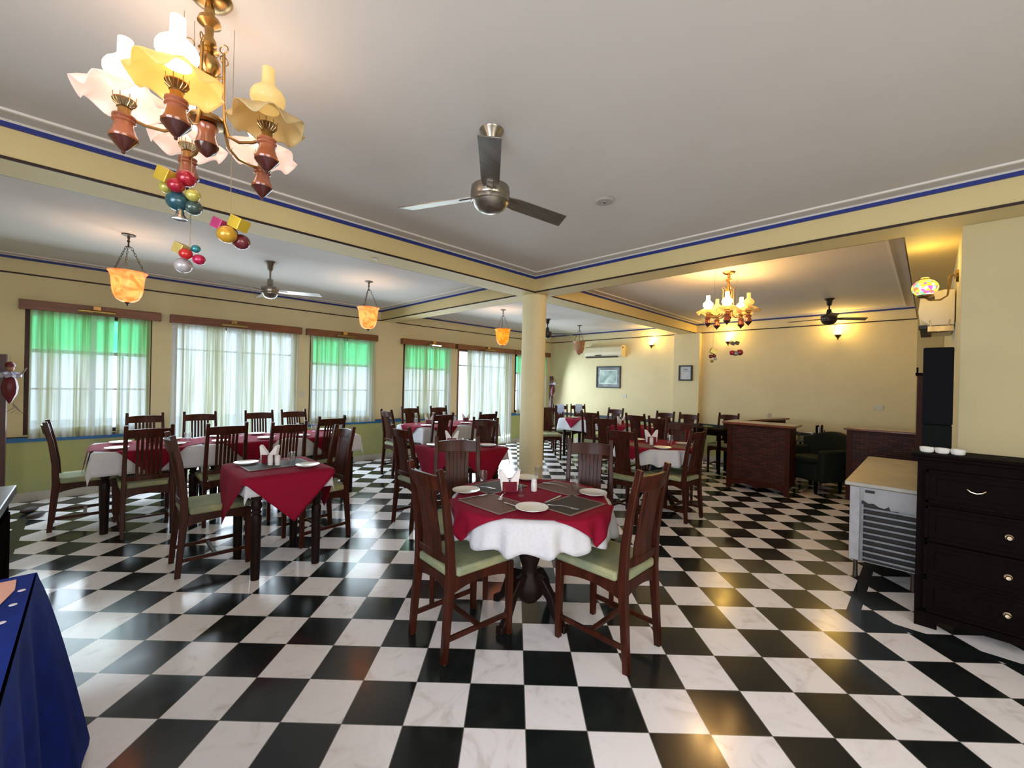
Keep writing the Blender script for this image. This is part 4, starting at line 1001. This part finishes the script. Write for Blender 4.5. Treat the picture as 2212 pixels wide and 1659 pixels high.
# louvred chiller
t = thing('worktop_chiller', 'worn grey metal under-counter chiller with louvred end panel beside the dark chest', 'chiller', (4.12, .42, 0))
MB().box(-.02, 1.72, -.40, .03, .705, .735).build('worktop', pbr('scuffed_steel_top', (.46, .43, .36), .35, metal=.3, var=.2, scale=5), t, bevel=.004)
MB().box(.0, 1.70, -.39, .0, .14, .704).build('casing', GREYM, t, bevel=.004)
MB().box(-.012, -.001, -.06, -.004, .15, .700).build('corner_post', pbr('pale_grey_paint', (.52, .52, .55), .5, var=.2), t)
lv = MB()
MB().box(-.0035, -.001, -.380, -.07, .15, .60).build('louvre_gap_shade', ACD, t)  # dark sheet added so the gaps between slats look shaded
for i in range(9):
    z = .170 + i * .046; lv.box(-.034, -.006, -.375, -.085, z, z + .005, rot=Matrix.Rotation(R(35), 3, 'Y')); lv.box(-.032, -.029, -.375, -.085, z + .006, z + .020)
lv.box(-.030, -.002, -.085, -.070, .15, .58); lv.build('louvre_panel', GREYD, t)
poly = [(-.085, .70), (-.38, .70), (-.38, .552), (-.34, .556), (-.30, .548), (-.27, .560), (-.235, .555), (-.225, .585), (-.20, .565), (-.17, .57), (-.14, .59), (-.11, .585), (-.085, .60)]
vs = [(-.008, a, b) for a, b in poly] + [(-.004, a, b) for a, b in poly]; n = len(poly)
MB().add(vs, [tuple(range(n)), tuple(reversed(range(n, 2 * n)))] + [(i, (i + 1) % n, n + (i + 1) % n, n + i) for i in range(n)]).build('peeling_film', FOIL, t, smooth=False)
MB().box(-.014, -.006, -.145, -.09, .665, .685).build('latch', ACD, t)
for sx in (.03, 1.66):
    for sy in (-.36, -.04): MB().lathe([(.014, 0), (.018, .01), (.016, .02), (.013, .14)], (sx, sy, 0), 10).build('leg', IRON, t)
# cane fronted counters
def cane_counter(loc, parts, lab, rz=0):
    t = thing('cane_counter', lab, 'counter', loc, rz, 'dark red cane-fronted counters'); return t
t = cane_counter((6.5, 0, 0), None, 'dark red cane-fronted bar counter with L-shaped top, before the far yellow wall')
MB().box(.02, .40, 1.30, 2.05, .10, .915).build('carcass', REDW, t)
MB().box(-.002, .019, 1.345, 2.005, .155, .875).build('cane_panel', CANE, t, smooth=False)
fr = MB(); fr.box(-.012, .02, 1.29, 1.345, .0, .915).box(-.012, .02, 2.005, 2.06, .0, .915).box(-.012, .02, 1.345, 2.005, .875, .915)
vs = []; n = 16
for i in range(n + 1):
    y = 1.345 + .66 * i / n; z = .035 + .05 * abs(sin(PI * 2 * i / n)) ** .6
    vs += [(-.012, y, z), (-.012, y, .155), (.02, y, z), (.02, y, .155)]
fr.add(vs, [f for i in range(n) for f in ((i * 4, i * 4 + 4, i * 4 + 5, i * 4 + 1), (i * 4 + 2, i * 4 + 3, i * 4 + 7, i * 4 + 6), (i * 4, i * 4 + 2, i * 4 + 6, i * 4 + 4), (i * 4 + 1, i * 4 + 5, i * 4 + 7, i * 4 + 3))])
fr.build('frame', REDW, t)
MB().box(-.07, .42, 1.235, 2.12, .915, .945).build('top', pbr('polished_red_wood_top', (.22, .07, .035), .2, var=.3, coat=.5), t, bevel=.006)
MB().prism([(.42, 2.12), (.42, 1.98), (1.80, 1.66), (1.80, 1.80)], .915, .945).build('wing_top', pbr('polished_red_wood_top', (.22, .07, .035)), t, bevel=.004)
MB().prism([(.42, 2.08), (.42, 2.03), (1.78, 1.715), (1.78, 1.765)], .0, .914).build('wing_panel', REDW, t)
t = cane_counter((7.0, 0, 0), None, 'second dark red cane-fronted counter, partly behind the grey chiller')
MB().box(.02, .36, .03, .75, .12, .915).build('carcass', REDW, t)
MB().box(-.002, .019, .07, .70, .16, .88).build('cane_panel', CANE, t, smooth=False)
MB().box(-.012, .02, .02, .07, .0, .915).box(-.012, .02, .70, .76, .0, .93).box(-.012, .02, .07, .70, .88, .915).box(-.012, .02, .07, .70, .10, .16).build('frame', REDW, t)
MB().box(-.05, .38, -.02, .79, .915, .94).build('top', pbr('polished_red_wood_top', (.22, .07, .035)), t, bevel=.006)
# folded table card on the wing
tag(MB().box(-.03, .03, -.004, .004, 0, .09, rot=Matrix.Rotation(R(8), 3, 'X')).box(-.026, .026, .005, .007, .02, .08).build('table_card', pbr('cream_card', (.72, .66, .52), .6), loc=(7.62, 1.80, .947), rz=R(-60)), 'small cream table card standing on the wing of the cane counter', 'card')
# dark red cabinet beyond
o = thing('tall_cabinet', 'narrow dark red wooden cabinet behind the black loudspeaker', 'cabinet', (6.4, 0, 0))
MB().box(0, .5, -.125, .10, 0, 1.615).build('carcass', REDW, o, bevel=.004)
MB().box(-.01, .51, -.127, .115, 1.615, 1.64).build('cornice', DARKW, o, bevel=.004)
MB().tube([(.02, .10, 1.64), (.02, .10, 1.70)], .008, 8).build('finial', DARKW, o)
# armchairs
def armchair(x, y, rz, mt, lab):
    t = thing('armchair', lab, 'armchair', (x, y, 0), rz, 'low dark armchairs behind the counter')
    MB().box(-.26, .26, -.22, .28, .16, .40).build('seat_base', mt, t, bevel=.04)
    MB().box(-.20, .20, -.16, .30, .40, .48).build('seat_cushion', mt, t, bevel=.035)
    vs = MB(); vs.grid(lambda u, v: (-.30 * cos(PI * u) * (1.0 + .02 * v), -.22 - .10 * sin(PI * u) + .0, .20 + (.62 - .10 * abs(cos(PI * u)) ** 2) * v), 18, 6)
    vs.build('backrest', mt, t, solid=.09, bevel=.02)
    for s_ in (-1, 1): MB().box(s_ * .30 - .05, s_ * .30 + .05, -.22, .28, .16, .60).build('armrest', mt, t, bevel=.035)
    for sx in (-.22, .22):
        for sy in (-.2, .24): MB().lathe([(.018, 0), (.025, .16)], (sx, sy, 0), 10).build('leg', DARKW, t)
armchair(7.38, 1.16, R(60), GREENF, 'low dark green armchair behind the cane counter, seen from its back')
armchair(8.05, .45, R(100), BLACKF, 'low black armchair between the two cane counters')
# side table with rack and menus
t = thing('side_table', 'low grey-topped side table behind the cane counter, holding a rack', 'table', (8.05, 1.32, 0))
MB().box(-.22, .22, -.20, .20, .60, .63).build('tabletop', STONE, t, bevel=.004)
for sx in (-.19, .19):
    for sy in (-.17, .17): MB().box(sx - .015, sx + .015, sy - .015, sy + .015, 0, .599).build('leg', DARKW, t)
rk = thing('wire_rack', 'small metal wire rack on the side table behind the cane counter', 'rack', (8.00, 1.38, .632))
MB().box(-.10, .10, -.09, .09, 0, .006).build('tray', STEEL, rk)
wr = MB()
for i in range(6): wr.tube([(-.09 + .036 * i, -.085, .006), (-.09 + .036 * i, -.085, .12), (-.09 + .036 * i, .085, .12), (-.09 + .036 * i, .085, .006)], .002, 5)
wr.build('wires', STEEL, rk)
for i, (yy, h_, mt) in enumerate(((1.235, .24, DARKW), (1.205, .22, PLATE), (1.175, .25, DARKW), (1.145, .17, ACD))):
    tag(MB().box(-.07, .07, -.008, .008, 0, h_).build('menu_folder', mt, loc=(8.02, yy, .632), rz=R(4 * i - 4), bevel=.002), ['leftmost dark menu folder', 'white-edged menu folder', 'tallest dark menu folder', 'short black menu folder'][i] + ' upright on the side table by the wall', 'menu', 'menu folders on the side table')
# dark table left of the counter
t = thing('console_table', 'dark wooden console table against the wall left of the cane counter', 'table', (7.55, 2.85, 0))
MB().box(-.20, .20, -.42, .42, .69, .73).build('tabletop', DARKW, t, bevel=.004)
MB().box(-.17, .17, -.39, .39, .62, .689).build('apron', DARKW, t)
for sx in (-.16, .16):
    for sy in (-.38, .38): MB().box(sx - .022, sx + .022, sy - .022, sy + .022, 0, .689).build('leg', DARKW, t)
tag(MB().lathe([(0, 0), (.05, .0), (.08, .02), (.085, .03), (.07, .024), (0, .008)], (7.50, 2.70, .731), 24).build('shallow_dish', pbr('olive_dish', (.30, .32, .12), .4)), 'olive green shallow dish on the dark console table', 'dish')
# slippers under the counter side
for i in range(2):
    tag(MB().box(-.04, .04, -.10, .10, 0, .012).grid(lambda u, v: (-.038 + .076 * u, .0 + .09 * v, .012 + .035 * sin(PI * u) * (1 - .5 * v)), 8, 4).build('slipper', pbr('beige_slipper', (.45, .33, .24), .7), loc=(6.95 + .11 * i, 1.20 - .02 * i, .0), rz=R(-60), bevel=.004), ['nearer', 'farther'][i] + ' beige slipper on the floor behind the right end of the cane counter', 'slipper', 'pair of slippers')

# ------------------------------------------------------------------ left side
t = thing('sideboard', 'black sideboard with grey stone top at the left edge', 'sideboard', (-.60, 2.47, 0))
MB().box(-.32, .355, -.27, .53, .86, .90).build('stone_top', STONE, t, bevel=.004)
MB().box(-.30, .335, -.25, .50, .06, .859).build('carcass', SIDEW, t, bevel=.004)
MB().box(-.27, .31, -.22, .47, 0, .06).build('plinth', SIDEW, t)
for y0 in (-.22, .13): MB().box(.336, .345, y0, y0 + .31, .12, .80).build('door', SIDEW, t, bevel=.004)
# blue table
t = thing('buffet_table', 'wooden buffet table hidden under the floor-length blue cloth', 'table', (-.505, 1.50, 0))
MB().box(-.36, .37, -.62, .62, .715, .74).build('tabletop', DARKW, t)
for sx in (-.30, .32):
    for sy in (-.56, .56): MB().box(sx - .025, sx + .025, sy - .025, sy + .025, 0, .714).build('leg', DARKW, t)
def bluecloth():
    hx, hy, L_ = .375, .63, .715; mb = MB()
    per = []; nn = 60
    corners = [(hx, -hy), (hx, hy), (-hx, hy), (-hx, -hy)]
    for k in range(4):
        p, q = corners[k], corners[(k + 1) % 4]; m_ = 46 if k % 2 == 0 else 30
        for i in range(m_): u = i / m_; per.append((p[0] + (q[0] - p[0]) * u, p[1] + (q[1] - p[1]) * u, k, u))
    m_ = len(per)
    def P(i, v):
        x, y, k, u = per[i % m_]; nx, ny = ((1, 0), (0, 1), (-1, 0), (0, -1))[k]
        cr = max(0, 1 - min(u, 1 - u) * 5)     # near a corner the cloth falls in a wide fold
        if u < .5: n2 = ((0, -1), (1, 0), (0, 1), (-1, 0))[k]
        else: n2 = ((0, 1), (-1, 0), (0, -1), (1, 0))[k]
        fx, fy = nx + n2[0] * cr, ny + n2[1] * cr
        l_ = math.hypot(fx, fy); fx, fy = fx / l_, fy / l_
        fl = (.035 + .15 * cr) * v ** .8 + .020 * v ** .6 * sin(i * .62) * (1 - cr * .6) + .010 * sin(i * 1.27) * v
        return (x + fx * (fl + .006), y + fy * (fl + .006), .747 - L_ * v - (.012 if v > 0 else 0))
    rows = [0, .02, .06, .12, .2, .3, .42, .55, .68, .8, .9, 1.0]
    vs = [P(i, v) for v in rows for i in range(m_)]
    fs = [(r * m_ + i, r * m_ + (i + 1) % m_, (r + 1) * m_ + (i + 1) % m_, (r + 1) * m_ + i) for r in range(len(rows) - 1) for i in range(m_)]
    mb.add(vs, fs); mb.add([(per[i][0], per[i][1], .7475) for i in range(m_)], [tuple(range(m_))])
    return mb
o = bluecloth().build('blue_tablecloth', BLUEC, loc=(-.505, 1.50, 0), ang=70); tag(o, 'royal blue floor-length tablecloth with deep folds at the lower left', 'tablecloth')
for i, (bx, by) in enumerate(((-.148, 1.985), (-.156, 1.878), (-.166, 1.762))):
    MB().lathe([(0, .0015), (.008, .001), (.009, 0)], (0, 0, 0), 14).build('embroidered_dot', pbr('pale_thread', (.66, .58, .62), .6), o, loc=(bx + .505, by - 1.50, .7478))
o = MB().prism([(-.60, 1.20), (-.30, 1.22), (-.205, 1.78), (-.163, 2.0), (-.168, 2.095), (-.55, 2.10)], .7485, .7500).build('paper_runner', PEACH, smooth=False); tag(o, 'peach coloured paper runner lying on the blue tablecloth', 'paper')
# post with hanging puppet (twice: left edge, far corner)
def puppet_post(x, y, hz, lab, lab2, sc=1.0, px=.06):
    o = MB().box(-.035, .035, -.035, .035, 0, hz).build('wooden_post', pbr('reddish_post_wood', (.07, .016, .014), .4, var=.4), loc=(x, y, 0), bevel=.004); tag(o, lab, 'post', 'dark wooden posts by the window wall')
    t = thing('string_puppet', lab2, 'puppet', (x + px, y - .06, hz - .44), group='costumed string puppets')
    t.scale = (sc,) * 3
    MB().lathe([(.0, .0), (.015, .02), (.05, .10), (.058, .17), (.045, .24), (.03, .28)], (0, 0, -.06), 18, ruf=lambda k, a, r_, z_: (r_ * (1 + .10 * sin(a * 7)), z_)).build('robe', pbr('dark_red_satin', (.12, .006, .014), .4, var=.3), t)
    MB().lathe([(.03, 0), (.075, -.015), (.070, -.05), (.03, -.035)], (0, 0, .26), 24, ruf=lambda k, a, r_, z_: (r_ * (1 + .16 * sin(a * 9)), z_ + .01 * cos(a * 9))).build('frill', pbr('silver_frill', (.45, .43, .55), .5, var=.4, scale=30), t, solid=.002)
    MB().ball((0, 0, .30), .030, 14, (1, 1, 1.2)).build('head', pbr('painted_puppet_face', (.30, .14, .09), .5), t)
    MB().lathe([(.033, 0), (.036, .02), (.024, .045), (0, .055)], (0, 0, .315), 16).build('turban', pbr('dark_red_satin', (.12, .006, .014)), t)
    ar = MB()
    for s_ in (-1, 1): ar.tube([(s_ * .03, 0, .22), (s_ * .08, -.01, .25), (s_ * .11, -.01, .31)], [.010, .008, .006], 8)
    for k in range(4): ar.tube([(.02, 0, -.05), (.03 + .02 * k, -.01, -.10 - .02 * k), (-.02 + .03 * k, 0, -.14 - .01 * k)], .0025, 5)
    ar.tube([(0, 0, .36), (0, .02, .42)], .0015, 5)
    ar.build('arms_and_strings', pbr('grey_brown_cord', (.20, .14, .13), .6), t)
puppet_post(-.655, 6.62, 1.60, 'dark reddish wooden post at the far left edge of the photo', 'red costumed puppet with silver frill hanging at the left edge')
puppet_post(8.22, 6.80, 1.62, 'slim dark post in the far corner right of the column', 'red costumed puppet hanging in the far corner right of the column', sc=1.1, px=-.03)
# shoes near the sideboard
for i in range(2):
    tag(MB().ball((0, 0, .03), .035, 14, (1, 2.6, .85)).build('shoe', pbr('dark_brown_leather', (.05, .03, .025), .5), loc=(-.44 + .06 * i, 6.35 - .28 * i + .1, 0), rz=R(-40)), ['farther', 'nearer'][i] + ' dark brown shoe on the floor below the leftmost window', 'shoe', 'pair of dark shoes')

# ------------------------------------------------------------------ light
W = bpy.data.worlds.new('sky'); S.world = W; W.use_nodes = True
t = W.node_tree; t.nodes.clear()
bg = N(t, 'ShaderNodeBackground', inp={'Strength': 3.1}); wo = N(t, 'ShaderNodeOutputWorld')
tc = N(t, 'ShaderNodeTexCoord'); sp = N(t, 'ShaderNodeSeparateXYZ'); t.links.new(tc.outputs['Generated'], sp.inputs[0])
rp = N(t, 'ShaderNodeValToRGB'); e = rp.color_ramp.elements; e[0].position = .3; e[0].color = (.78, .92, .97, 1); e[1].position = .75; e[1].color = (.70, .87, 1.0, 1)
mr = N(t, 'ShaderNodeMapRange', inp={'From Min': -1., 'From Max': 1.}); t.links.new(sp.outputs[2], mr.inputs[0]); t.links.new(mr.outputs[0], rp.inputs[0])
t.links.new(rp.outputs[0], bg.inputs[0]); t.links.new(bg.outputs[0], wo.inputs[0])
def area(loc, rot_, sx, sy, e, col, name='daylight'):
    l = bpy.data.lights.new(name, 'AREA'); l.shape = 'RECTANGLE'; l.size = sx; l.size_y = sy; l.energy = e; l.color = col
    o = bpy.data.objects.new(name, l); COL.objects.link(o); o.location = loc; o.rotation_euler = rot_
    return o
for (a, b, z0, z1) in OPEN:
    area(((a + b) / 2, YW - .34, (z0 + z1) / 2 + .0), (R(-72), 0, 0), b - a, (z1 - z0) * .9, 16 * (b - a) * (z1 - z0), (.74, .88, 1.0))
area((XL + .03, 0, 1.48), (0, R(-72), 0), 1.3, 2.3, 84, (.86, .88, 1.0))
area((.2, YB + .03, 1.48), (R(72), 0, 0), 2.3, 1.3, 54, (1.0, .83, .66))

S.view_settings.view_transform = 'Standard'; S.view_settings.look = 'None'; S.view_settings.gamma = 1.0
S.view_settings.use_curve_mapping = False; S.view_settings.exposure = 0.0
S.cycles.use_denoising = True
S.cycles.use_adaptive_sampling = True; S.cycles.adaptive_threshold = .02
S.cycles.max_bounces = 7; S.cycles.diffuse_bounces = 4; S.cycles.glossy_bounces = 3; S.cycles.transmission_bounces = 4; S.cycles.transparent_max_bounces = 10
S.cycles.sample_clamp_indirect = 6.0; S.cycles.caustics_reflective = False; S.cycles.caustics_refractive = False
